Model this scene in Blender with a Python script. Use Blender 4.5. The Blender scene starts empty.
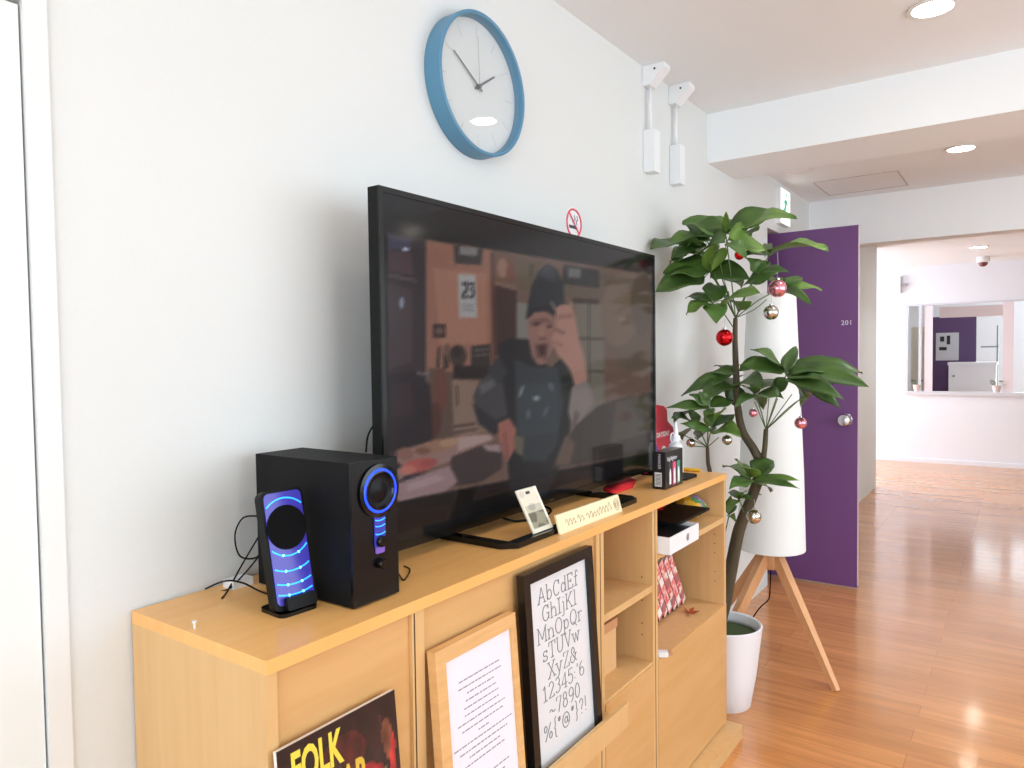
import bpy, bmesh, math, random
from mathutils import Vector, Matrix
random.seed(7)
S = bpy.context.scene
COL = S.collection

# ------------------------------------------------------------------ camera
YAW, PITCH, ROLL, F = math.radians(35.41), math.radians(2.10), math.radians(-.757), 724.0
EYE = Vector((1.176, 0.0, 1.3))
_cy, _sy, _cp, _sp = math.cos(YAW), math.sin(YAW), math.cos(PITCH), math.sin(PITCH)
FW = Vector((-_sy*_cp, _cy*_cp, -_sp)); _r = Vector((_cy, _sy, 0)); _u = _r.cross(FW)
RT = math.cos(ROLL)*_r + math.sin(ROLL)*_u
UP = -math.sin(ROLL)*_r + math.cos(ROLL)*_u
cam = bpy.data.cameras.new('camera'); camo = bpy.data.objects.new('camera', cam); COL.objects.link(camo)
cam.sensor_width = 36; cam.lens = F/1024*36; cam.clip_start = .02; cam.clip_end = 100
m = Matrix.Identity(4)
for i in range(3):
    m[i][0], m[i][1], m[i][2], m[i][3] = RT[i], UP[i], -FW[i], EYE[i]
camo.matrix_world = m
S.camera = camo
# ------------------------------------------------------------------ world, exposure, daylight
S.view_settings.view_transform = 'Standard'; S.view_settings.look = 'None'
S.view_settings.gamma = 1; S.view_settings.use_curve_mapping = False
S.view_settings.exposure = -0.34
W = bpy.data.worlds.new('world'); S.world = W; W.use_nodes = True
W.node_tree.nodes['Background'].inputs[0].default_value = (.82, .9, 1, 1)
W.node_tree.nodes['Background'].inputs[1].default_value = 3.0

def area(name, loc, rot, sx, sy, power, col=(1, 1, 1)):
    l = bpy.data.lights.new(name, 'AREA'); l.shape = 'RECTANGLE'; l.size = sx; l.size_y = sy
    l.energy = power; l.color = col
    o = bpy.data.objects.new(name, l); COL.objects.link(o); o.location = loc; o.rotation_euler = rot
    return o
PI = math.pi
# daylight coming in through the window openings (right-hand wall, wall behind the camera); far-room sources are added
area('window_and_added_light', (3.58, 1.9, 1.45), (0, PI/2, 0), 1.6, 4.6, 62, (.8, .92, 1))
area('window_and_added_light', (-3.08, 8.75, 1.3), (0, -PI/2, 0), 1.7, 1.5, 160, (.83, .94, 1))  # unseen window added to light the far room
area('window_and_added_light', (3.58, 11.5, 1.4), (0, PI/2, 0), 1.7, 2.0, 100, (.83, .94, 1))  # unseen window added to light the space behind the hatch
area('window_and_added_light', (1.75, -2.58, 1.35), (PI/2, 0, 0), 3.0, 1.8, 60, (.8, .92, 1))
area('window_and_added_light', (1.0, 12.9, 1.4), (-PI/2, 0, 0), 1.6, 1.4, 24, (.83, .94, 1))  # added light panel before the solid end wall, no opening there

# ------------------------------------------------------------------ helpers
def at(px, py, ax, v):
    """the point where the line of sight through a photo pixel meets the plane ax = v"""
    d = FW*F + RT*(px-512) - UP*(py-384)
    i = 'xyz'.index(ax)
    return EYE + d*((v-EYE[i])/d[i])

def lin(c):
    return tuple(((x/255)/12.92 if x/255 <= .04045 else ((x/255+.055)/1.055)**2.4) for x in c)

def mat(name, c, rough=.5, metal=0, emit=None, es=0, coat=0, spec=.5, trans=0, vary=0, scale=8, stretch=(1, 1, 1), c2=None, bump=0, ior=1.5, cr=.05):
    M = bpy.data.materials.new(name); M.use_nodes = True
    N = M.node_tree.nodes; L = M.node_tree.links; B = N['Principled BSDF']
    B.inputs['Base Color'].default_value = (*lin(c), 1)
    B.inputs['Roughness'].default_value = rough; B.inputs['Metallic'].default_value = metal
    B.inputs['Coat Weight'].default_value = coat; B.inputs['Coat Roughness'].default_value = cr
    B.inputs['Specular IOR Level'].default_value = spec; B.inputs['IOR'].default_value = ior
    B.inputs['Transmission Weight'].default_value = trans
    if emit: B.inputs['Emission Color'].default_value = (*lin(emit), 1); B.inputs['Emission Strength'].default_value = es
    if vary or c2 or bump:
        T = N.new('ShaderNodeTexCoord'); Mp = N.new('ShaderNodeMapping'); Mp.inputs['Scale'].default_value = stretch
        Z = N.new('ShaderNodeTexNoise'); Z.inputs['Scale'].default_value = scale; Z.inputs['Detail'].default_value = 5
        L.new(T.outputs['Object'], Mp.inputs[0]); L.new(Mp.outputs[0], Z.inputs['Vector'])
        R = N.new('ShaderNodeValToRGB'); R.color_ramp.elements[0].position = .3; R.color_ramp.elements[1].position = .7
        a = lin(c); b = lin(c2) if c2 else tuple(x*(1-vary) for x in a)
        R.color_ramp.elements[0].color = (*b, 1); R.color_ramp.elements[1].color = (*a, 1)
        L.new(Z.outputs['Fac'], R.inputs[0]); L.new(R.outputs[0], B.inputs['Base Color'])
        if bump:
            U = N.new('ShaderNodeBump'); U.inputs['Strength'].default_value = bump; U.inputs['Distance'].default_value = .01
            L.new(Z.outputs['Fac'], U.inputs['Height']); L.new(U.outputs[0], B.inputs['Normal'])
    return M

def vcol_mat(name, emit=0, rough=.4, coat=0, base=1.0, spec=.5):
    M = bpy.data.materials.new(name); M.use_nodes = True
    N = M.node_tree.nodes; L = M.node_tree.links; B = N['Principled BSDF']
    A = N.new('ShaderNodeAttribute'); A.attribute_name = 'print'
    if emit:
        L.new(A.outputs['Color'], B.inputs['Emission Color']); B.inputs['Emission Strength'].default_value = emit
        B.inputs['Base Color'].default_value = (.006, .006, .007, 1)
    else:
        L.new(A.outputs['Color'], B.inputs['Base Color'])
    B.inputs['Roughness'].default_value = rough; B.inputs['Coat Weight'].default_value = coat
    B.inputs['Specular IOR Level'].default_value = spec
    return M

ORI = {}
def origin(o): return ORI.get(o.name, Vector((0, 0, 0)))
def tag(o, label=None, cat=None, group=None, kind=None):
    for k, v in (('label', label), ('category', cat), ('group', group), ('kind', kind)):
        if v: o[k] = v
    return o
def thing(name, loc, label, cat, group=None):
    o = bpy.data.objects.new(name, None); COL.objects.link(o); o.empty_display_size = .05
    o.location = loc; ORI[o.name] = Vector(loc)
    return tag(o, label, cat, group)
def obj(name, bm, mats, parent=None, smooth=False, bevel=0, seg=2, loc=None):
    """one mesh object; bm holds world coordinates"""
    if bevel:
        es = [e for e in bm.edges if len(e.link_faces) == 2 and e.calc_face_angle(0) > .6]
        if es: bmesh.ops.bevel(bm, geom=es, offset=bevel, segments=seg, affect='EDGES', profile=.5, clamp_overlap=True)
    bmesh.ops.recalc_face_normals(bm, faces=bm.faces) if len(bm.faces) < 60000 else None
    me = bpy.data.meshes.new(name)
    if parent is not None: og = origin(parent)
    elif loc is not None: og = Vector(loc)
    else:
        vs = [v.co for v in bm.verts]
        og = Vector(((min(v.x for v in vs)+max(v.x for v in vs))/2, (min(v.y for v in vs)+max(v.y for v in vs))/2, min(v.z for v in vs)))
    bm.transform(Matrix.Translation(-og))
    bm.to_mesh(me); bm.free()
    for mm in (mats if isinstance(mats, (list, tuple)) else [mats]): me.materials.append(mm)
    if smooth:
        for p in me.polygons: p.use_smooth = True
        if smooth != True: me.set_sharp_from_angle(angle=smooth)
    o = bpy.data.objects.new(name, me); COL.objects.link(o)
    if parent is not None: o.parent = parent
    else: o.location = og
    ORI[o.name] = og
    return o
def struct(name, bm, mats, **k):
    o = obj(name, bm, mats, **k)
    if not k.get('parent'): o['kind'] = 'structure'
    return o
def NB(): return bmesh.new()
def box(bm, x0, x1, y0, y1, z0, z1, mi=0, M=None):
    co = [(x, y, z) for x in (x0, x1) for y in (y0, y1) for z in (z0, z1)]
    v = [bm.verts.new(M @ Vector(c) if M else c) for c in co]
    for q in ((0, 1, 3, 2), (4, 6, 7, 5), (0, 4, 5, 1), (2, 3, 7, 6), (0, 2, 6, 4), (1, 5, 7, 3)):
        bm.faces.new([v[i] for i in q]).material_index = mi
    return bm
def B(x0, x1, y0, y1, z0, z1): return box(NB(), x0, x1, y0, y1, z0, z1)
def frame_to(d):
    d = d.normalized(); a = Vector((0, 0, 1)) if abs(d.z) < .9 else Vector((1, 0, 0))
    u = d.cross(a).normalized(); return u, d.cross(u).normalized()
def tube(bm, pts, rad, n=8, mi=0, cap=True):
    pts = [Vector(p) for p in pts]; rs = rad if isinstance(rad, (list, tuple)) else [rad]*len(pts)
    rings = []; u = None
    for i, p in enumerate(pts):
        d = (pts[min(i+1, len(pts)-1)]-pts[max(i-1, 0)]).normalized()
        if u is None: u, w = frame_to(d)
        else:
            u = (u-d*u.dot(d)).normalized(); w = d.cross(u)
        rings.append([bm.verts.new(p+(u*math.cos(2*PI*k/n)+w*math.sin(2*PI*k/n))*rs[i]) for k in range(n)])
    for a, b in zip(rings, rings[1:]):
        for k in range(n): bm.faces.new((a[k], a[(k+1) % n], b[(k+1) % n], b[k])).material_index = mi
    if cap:
        for r in (rings[0], rings[-1]):
            try: bm.faces.new(r).material_index = mi
            except ValueError: pass
    return bm
def smooth_path(pts, k=6):
    pts = [Vector(p) for p in pts]; out = []
    for i in range(len(pts)-1):
        p0, p1, p2, p3 = pts[max(i-1, 0)], pts[i], pts[i+1], pts[min(i+2, len(pts)-1)]
        for j in range(k):
            t = j/k
            out.append(.5*((2*p1)+(p2-p0)*t+(2*p0-5*p1+4*p2-p3)*t*t+(3*p1-p0-3*p2+p3)*t**3))
    return out+[pts[-1]]
def lathe(bm, prof, c, n=32, axis='z', mi=0, cap=True):
    """prof: (radius, height) pairs, about an axis through c"""
    c = Vector(c); rings = []
    for r, h in prof:
        ring = []
        for k in range(n):
            a = 2*PI*k/n; x, y = r*math.cos(a), r*math.sin(a)
            v = (x, y, h) if axis == 'z' else ((h, x, y) if axis == 'x' else (x, h, y))
            ring.append(bm.verts.new(c+Vector(v)))
        rings.append(ring)
    for a, b in zip(rings, rings[1:]):
        for k in range(n): bm.faces.new((a[k], a[(k+1) % n], b[(k+1) % n], b[k])).material_index = mi
    if cap:
        for r in (rings[0], rings[-1]): bm.faces.new(r).material_index = mi
    return bm
def prism(bm, poly, ext, mi=0):
    """poly: 3D points, extruded by vector ext"""
    a = [bm.verts.new(Vector(p)) for p in poly]; b = [bm.verts.new(Vector(p)+Vector(ext)) for p in poly]
    bm.faces.new(a).material_index = mi; bm.faces.new(b[::-1]).material_index = mi
    for i in range(len(a)):
        j = (i+1) % len(a); bm.faces.new((a[i], b[i], b[j], a[j])).material_index = mi
    return bm
def rrect(cx, cy, w, h, r, n=5):
    out = []
    for sx, sy, a0 in ((1, 1, 0), (-1, 1, 90), (-1, -1, 180), (1, -1, 270)):
        for i in range(n+1):
            a = math.radians(a0+90*i/n)
            out.append((cx+sx*(w/2-r)+r*math.cos(a), cy+sy*(h/2-r)+r*math.sin(a)))
    return out
def text_bm(s, size, M, ext=.0004, spacing=1, align='LEFT', off=0, line=1.0):
    c = bpy.data.curves.new('t', 'FONT'); c.body = s; c.size = size; c.extrude = ext; c.align_x = align
    c.space_character = spacing; c.offset = off; c.resolution_u = 3; c.space_line = line
    o = bpy.data.objects.new('t', c); COL.objects.link(o)
    dg = bpy.context.evaluated_depsgraph_get(); me = bpy.data.meshes.new_from_object(o.evaluated_get(dg))
    bm = NB(); bm.from_mesh(me); bm.transform(M)
    bpy.data.objects.remove(o); bpy.data.curves.remove(c); bpy.data.meshes.remove(me)
    return bm
def basis(o, x, y, z=None):
    x = Vector(x).normalized(); y = Vector(y).normalized(); z = x.cross(y)
    m = Matrix.Identity(4)
    for i in range(3): m[i][0], m[i][1], m[i][2], m[i][3] = x[i], y[i], z[i], o[i]
    return m
def copy_tree(o, parent=None):
    c = o.copy(); COL.objects.link(c); c.parent = parent
    ORI[c.name] = origin(o)
    for ch in list(o.children): copy_tree(ch, c)
    return c
def inside(poly, x, y):
    r = False; j = len(poly)-1
    for i in range(len(poly)):
        xi, yi = poly[i]; xj, yj = poly[j]
        if (yi > y) != (yj > y) and x < (xj-xi)*(y-yi)/(yj-yi)+xi: r = not r
        j = i
    return r
def painted(name, corner, du, dv, nu, nv, fn, mt, parent):
    """a flat printed sheet: grid of nu x nv cells with the colour fn(u,v) at each point"""
    bm = NB(); lay = bm.verts.layers.float_color.new('print')
    corner, du, dv = Vector(corner), Vector(du), Vector(dv)
    g = [[bm.verts.new(corner+du*(i/nu)+dv*(j/nv)) for i in range(nu+1)] for j in range(nv+1)]
    for j in range(nv+1):
        for i in range(nu+1):
            g[j][i][lay] = (*lin(fn(i/nu, j/nv, g[j][i].co)), 1)
    for j in range(nv):
        for i in range(nu): bm.faces.new((g[j][i], g[j][i+1], g[j+1][i+1], g[j+1][i]))
    nrm = du.cross(dv)
    o = obj(name, bm, mt, parent)
    return o

# ------------------------------------------------------------------ materials
wall_m = mat('white_wallpaper', (222, 225, 223), .75, vary=.012, scale=220, bump=.06)
ceil_m = mat('ceiling_paper', (240, 242, 244), .8, vary=.02, scale=160, bump=.08)
beam_m = mat('beam_white', (240, 243, 244), .75)
trim_m = mat('painted_trim', (228, 230, 228), .4)
gap_m = mat('dark_gap', (60, 60, 62), .8)
beech = mat('beech_veneer', (218, 178, 124), .42, c2=(212, 170, 114), scale=4, stretch=(14, 14, 1), spec=.35)
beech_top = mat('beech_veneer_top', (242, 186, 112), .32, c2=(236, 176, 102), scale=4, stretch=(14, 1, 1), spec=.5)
beech_h = mat('beech_veneer_panel', (214, 168, 112), .42, c2=(206, 158, 100), scale=3, stretch=(1, 1.2, 10), spec=.35)
black_gloss = mat('gloss_black_plastic', (8, 9, 9), .16, spec=.4)
black_matt = mat('matt_black_plastic', (11, 14, 13), .5, spec=.2)
black_wood = mat('black_vinyl_wood', (11, 12, 13), .6, spec=.2, bump=.05, vary=.1, scale=200)
paper_m = mat('white_paper', (238, 236, 238), .7)
ink_m = mat('grey_ink', (120, 118, 118), .8)
white_pl = mat('white_plastic', (236, 238, 240), .35)
purple_m = mat('purple_door_paint', (106, 64, 120), .42, vary=.04, scale=3)
chrome = mat('chrome', (215, 215, 212), .12, 1)
gold_m = mat('thread', (190, 190, 185), .6)

# floor: glossy reddish-brown boards running across the room
def floor_mat():
    M = bpy.data.materials.new('laminate_floor'); M.use_nodes = True
    N = M.node_tree.nodes; L = M.node_tree.links; P = N['Principled BSDF']
    T = N.new('ShaderNodeTexCoord'); Br = N.new('ShaderNodeTexBrick')
    Br.inputs['Color1'].default_value = (*lin((198, 134, 74)), 1); Br.inputs['Color2'].default_value = (*lin((214, 148, 86)), 1)
    Br.inputs['Mortar'].default_value = (*lin((160, 98, 54)), 1)
    Br.inputs['Scale'].default_value = 1; Br.inputs['Mortar Size'].default_value = .0009
    Br.inputs['Brick Width'].default_value = .91; Br.inputs['Row Height'].default_value = .1; Br.offset = .37
    Z = N.new('ShaderNodeTexNoise'); Mp = N.new('ShaderNodeMapping'); Mp.inputs['Scale'].default_value = (1.1, 11, 1)
    Z.inputs['Scale'].default_value = 3; Z.inputs['Detail'].default_value = 4
    L.new(T.outputs['Object'], Br.inputs['Vector']); L.new(T.outputs['Object'], Mp.inputs[0]); L.new(Mp.outputs[0], Z.inputs['Vector'])
    R = N.new('ShaderNodeValToRGB'); R.color_ramp.elements[0].position = .32; R.color_ramp.elements[1].position = .68
    R.color_ramp.elements[0].color = (.82, .78, .76, 1); R.color_ramp.elements[1].color = (1.12, 1.1, 1.08, 1)
    X = N.new('ShaderNodeMix'); X.data_type = 'RGBA'; X.blend_type = 'MULTIPLY'; X.inputs[0].default_value = .85
    L.new(Z.outputs['Fac'], R.inputs[0]); L.new(Br.outputs['Color'], X.inputs[6]); L.new(R.outputs[0], X.inputs[7])
    L.new(X.outputs[2], P.inputs['Base Color'])
    Z2 = N.new('ShaderNodeTexNoise'); Z2.inputs['Scale'].default_value = 9; Z2.inputs['Detail'].default_value = 2
    L.new(T.outputs['Object'], Z2.inputs['Vector'])
    U = N.new('ShaderNodeBump'); U.inputs['Strength'].default_value = .05; U.inputs['Distance'].default_value = .01
    L.new(Z2.outputs['Fac'], U.inputs['Height']); L.new(U.outputs[0], P.inputs['Normal'])
    P.inputs['Roughness'].default_value = .25; P.inputs['Specular IOR Level'].default_value = .6
    P.inputs['Coat Weight'].default_value = .5; P.inputs['Coat Roughness'].default_value = .1
    L.new(U.outputs[0], P.inputs['Coat Normal'])
    return M

# ------------------------------------------------------------------ room shell
ZC, ZC2 = 2.375, 2.29           # ceilings before and beyond the first beam
Y1, Y2 = 3.19, 3.565            # first beam
Y3, Y4 = 5.05, 5.19             # second beam
YC, YF = 7.7, 9.72              # corner of the left wall, far wall
XR, YB = 3.5, -2.5
struct('floor', B(-3.0, XR+.1, YB-.1, 13.2, -.05, 0), floor_mat())
struct('ceiling', B(-.12, XR+.1, YB-.1, Y1+.01, ZC, ZC+.05), ceil_m)
struct('ceiling_middle', B(-.12, XR+.1, Y1+.01, Y3, ZC2, ZC2+.13), ceil_m)
struct('ceiling_far', B(-3.0, XR+.1, Y3, 13.2, 2.3, 2.42), mat('far_ceiling', (240, 241, 244), .8))
struct('trim_1', B(.0, XR, Y1, Y2, 2.158, ZC), beam_m)
struct('trim_2', B(.0, XR, Y3, Y4, 1.99, 2.3), beam_m)
# left wall: a doorway near the camera, a recess for the folding door
DY0, DY1 = -.40, .456
bm = NB()
box(bm, -.12, 0, YB, DY0, 0, ZC); box(bm, -.12, 0, DY0, DY1, 1.818, ZC)
box(bm, -.12, 0, DY1, 4.11, 0, ZC)
box(bm, -.12, 0, 4.11, 4.95, 2.0, ZC); box(bm, -.12, 0, 4.95, YC, 0, ZC)
struct('wall_left', bm, wall_m)
struct('wall_left_recess', B(-.32, -.28, 4.0, 5.05, 0, 2.1), mat('recess_brown', (150, 120, 112), .8))
bm = NB(); box(bm, -.28, -.12, 4.07, 4.11, 0, 2.04); box(bm, -.28, -.12, 4.95, 4.99, 0, 2.04); box(bm, -.28, -.12, 4.11, 4.95, 2.0, 2.04)
struct('trim_3', bm, wall_m)
bm = NB()
for (a, b) in ((YB, -.4), (4.2, 10.5), (12.5, 13.1)): box(bm, XR, XR+.1, a, b, 0, ZC)
for (a, b) in ((-.4, 4.2), (10.5, 12.5)):
    box(bm, XR, XR+.1, a, b, 0, .7); box(bm, XR, XR+.1, a, b, 2.2, ZC)
struct('wall_right', bm, wall_m)
bm = NB(); box(bm, -.1, .25, YB-.1, YB, 0, ZC); box(bm, 3.25, XR, YB-.1, YB, 0, ZC)
box(bm, .25, 3.25, YB-.1, YB, 0, .45); box(bm, .25, 3.25, YB-.1, YB, 2.25, ZC)
struct('wall_back', bm, wall_m)
for n, (a, b) in enumerate(((-.4, 4.2), (10.5, 12.5)), 1):
    bm = NB()
    for yy in (a, (a+b)/2-.02, b-.04): box(bm, XR+.03, XR+.06, yy, yy+.04, .7, 2.2)
    for zz in (.7, 2.16): box(bm, XR+.031, XR+.059, a, b, zz, zz+.04)
    struct('window_%d' % n, bm, trim_m)  # the second one is an unseen window added for light beyond the hatch
# far room: side wall set back, far wall with a wide serving opening
far_w = mat('far_wall', (236, 236, 242), .7)
bm = NB(); box(bm, -3.0, -.12, YC-.1, YC, 0, 2.3); box(bm, -3.0, -2.9, YC, 8.0, 0, 2.3); box(bm, -3.0, -2.9, 9.5, 13.1, 0, 2.3); box(bm, -3.0, -2.9, 8.0, 9.5, 0, .45); box(bm, -3.0, -2.9, 8.0, 9.5, 2.15, 2.3)  # the opening in this unseen wall is added to let light in
struct('wall_far_left', bm, far_w)
OX0, OX1, OZ0, OZ1 = .0, 2.2, .82, 1.86
bm = NB()
box(bm, -3, OX0, YF, YF+.1, 0, 2.3); box(bm, OX1, XR+.1, YF, YF+.1, 0, 2.3)
box(bm, OX0, OX1, YF, YF+.1, 0, OZ0); box(bm, OX0, OX1, YF, YF+.1, OZ1, 2.3)
struct('wall_far', bm, far_w)
struct('wall_behind_hatch', B(-3, XR+.1, 13.0, 13.1, 0, 2.3), mat('hatch_room_wall', (236, 238, 240), .7))
struct('baseboard_far', B(-2.9, XR, YF-.012, YF, 0, .05), far_w)
# hatch trim: thin silvery frame and posts
bm = NB()
for x0, x1 in ((OX0, OX0+.03), (.14, .17), (1.55, 1.58), (OX1-.03, OX1)): box(bm, x0, x1, YF-.012, YF+.05, OZ0+.02, OZ1-.02)
box(bm, OX0, OX1, YF-.012, YF+.05, OZ1-.02, OZ1); box(bm, OX0, OX1, YF-.03, YF+.08, OZ0-.02, OZ0+.02)
struct('window_3', bm, mat('hatch_frame', (214, 214, 220), .3))
bm = NB(); box(bm, .20, .275, YF, YF+.09, OZ0+.02, OZ1-.02); box(bm, .96, 1.06, YF, YF+.09, OZ0+.02, OZ1-.02)
struct('trim_4', bm, mat('hatch_post', (236, 222, 226), .6))
struct('trim_5', B(.275, .96, 10.6, 10.7, 1.73, 1.86), mat('hatch_beam', (236, 218, 214), .7))
# near door and its casing
dm = mat('door_white', (228, 232, 229), .45)
struct('door_1', B(-.045, -.002, DY0+.004, DY1-.003, .005, 1.812), dm)
bm = NB(); box(bm, -.06, -.055, DY0+.001, DY1-.0005, 0, 1.817)
struct('trim_6', bm, gap_m)
bm = NB()
box(bm, 0, .005, DY1, DY1+.032, 0, 1.85); box(bm, 0, .005, DY0-.032, DY0, 0, 1.85); box(bm, 0, .005, DY0, DY1, 1.818, 1.85)
struct('trim_7', bm, trim_m, bevel=.002)

# purple folding door standing open
dr = struct('door_2', B(-.26, .43, 4.289, 4.323, .012, 1.99), [purple_m])
bm = NB(); lathe(bm, [(.034, 0), (.034, -.006), (.014, -.008), (.013, -.03), (.03, -.036), (.036, -.05), (.03, -.064), (.012, -.07)], (.372, 4.289, .935), 24, 'y')
k = obj('door_knob', bm, mat('knob_steel', (200, 200, 205), .2, 1), dr, smooth=.7); k['label'] = 'round polished metal knob'
bm = text_bm('201', .036, basis(at(841, 325, 'y', 4.287), (1, 0, 0), (0, 0, 1)), spacing=1.1, off=.0004)
obj('door_number', bm, mat('number_white', (215, 205, 225), .5), dr)
bm = NB(); box(bm, .4302, .4315, 4.291, 4.321, .02, 1.985); struct('door_edge', bm, mat('door_edge_strip', (215, 195, 205), .4), parent=dr)

# ------------------------------------------------------------------ bookcase / cabinet
X0, XF = .004, .353
Z0, ZT = 0.0, .90
cy0, cy1 = .582, 2.397
C_ = thing('storage_cabinet', (.18, (cy0+cy1)/2, 0), 'long low beech wood cabinet along the white wall under the television', 'cabinet')
def cp(name, bm, mm=beech, **k): return obj(name, bm, mm, C_, **k)
cp('top_panel', B(X0, XF+.002, cy0, cy1, ZT-.02, ZT), beech_top, bevel=.0012)
SX1 = XF-.001
peg_m = mat('peg_hole', (70, 45, 25), .8)
def holes(bm, y, face, zs, xs=(.32, .06)):
    for z in zs:
        for x in xs:
            c = Vector((x, y+face*.0006, z)); n = 8
            vs = [bm.verts.new(c+Vector((.0021*math.cos(2*PI*i/n), 0, .0021*math.sin(2*PI*i/n)))) for i in range(n)]
            bm.faces.new(vs).material_index = 1
    return bm
HZ = [.50+.032*i for i in (1, 2, 4, 5, 6)]
cp('side_panel', B(X0, SX1, cy0, cy0+.018, 0, ZT-.02), beech)
bm = B(X0, SX1, cy1-.018, cy1, 0, ZT-.02); holes(bm, cy1-.018, -1, HZ); cp('side_panel', bm, [beech, peg_m])
for y0, y1 in ((.864, .894), (1.494, 1.53), (1.808, 1.84)):
    bm = B(X0, SX1, y0, y1, 0, ZT-.02)
    if y0 > 1.4: holes(bm, y0, -1, HZ)
    cp('divider', bm, [beech, peg_m])
    # the joint line between neighbouring carcasses
    bm = B(SX1-.002, SX1+.0006, (y0+y1)/2-.0012-.009*(y0 < 1), (y0+y1)/2+.0012-.009*(y0 < 1), .05, ZT-.022)
    cp('joint_line', bm, peg_m)
cp('back_panel', B(X0, X0+.006, cy0+.018, cy1-.018, 0, ZT-.02), beech_h)
# display flaps of the first two bays
XP = XF-.008
cp('flap_door', B(XP-.016, XP, cy0+.0185, .8635, .455, ZT-.021), beech_h)
cp('flap_door', B(XP-.016, XP, .8945, 1.4935, .455, ZT-.021), beech_h)
# ledge that the displayed things stand on
LZ = .4395
bm = NB(); box(bm, XF, XF+.062, cy0, 1.529, LZ-.016, LZ); box(bm, XF+.052, XF+.062, cy0, 1.529, LZ, LZ+.04)
cp('display_ledge', bm, beech, bevel=.0015)
# lower doors
for y0, y1 in ((cy0+.0185, .8635), (.8945, 1.193), (1.197, 1.4935), (1.5305, 1.8075), (1.8405, cy1-.0005)):
    z1 = .424 if y0 < 1.5 else .455
    o = cp('lower_door', B(XF-.016, XF+.0005, y0, y1, .05, z1), beech_h, bevel=.0008)
    # small dark gap above door of each bay
cp('shelf', B(X0+.006, XF-.003, 1.53, 1.808, .445, .463), beech)
cp('shelf', B(X0+.006, XF-.003, 1.53, 1.808, .656, .674), beech)
cp('shelf', B(X0+.006, XF-.003, 1.84, cy1-.018, .438, .456), beech)
cp('shelf', B(X0+.006, XF-.003, 1.84, cy1-.018, .735, .753), beech)
cp('plinth', B(XF-.02, XF+.05, .6, 2.41, 0, .045), beech, bevel=.001)

# ------------------------------------------------------------------ television
TV = thing('television', (.165, 1.59, ZT), 'large flat black television standing on the cabinet, showing a film scene', 'television')
ty0, ty1, tz0, tz1, tx = .975, 2.213, .925, 1.627, .18
bm = B(tx-.028, tx-.002, ty0, ty1, tz0, tz1); obj('housing', bm, black_matt, TV, bevel=.003)
bm = B(tx-.066, tx-.028, ty0+.2, ty1-.2, tz0+.03, tz1-.2); obj('rear_housing', bm, black_matt, TV, bevel=.006)
bm = NB(); bz = .011
box(bm, tx-.002, tx+.002, ty0, ty0+bz, tz0, tz1); box(bm, tx-.002, tx+.002, ty1-bz, ty1, tz0, tz1)
box(bm, tx-.002, tx+.002, ty0+bz, ty1-bz, tz0, tz0+.016); box(bm, tx-.002, tx+.002, ty0+bz, ty1-bz, tz1-bz, tz1)
obj('bezel', bm, black_gloss, TV)
bm = NB(); box(bm, tx+.0015, tx+.003, ty1-.0025, ty1+.0005, tz0, tz1-.1); obj('edge_trim', bm, mat('silver_edge', (120, 130, 132), .25, .8), TV)

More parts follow.
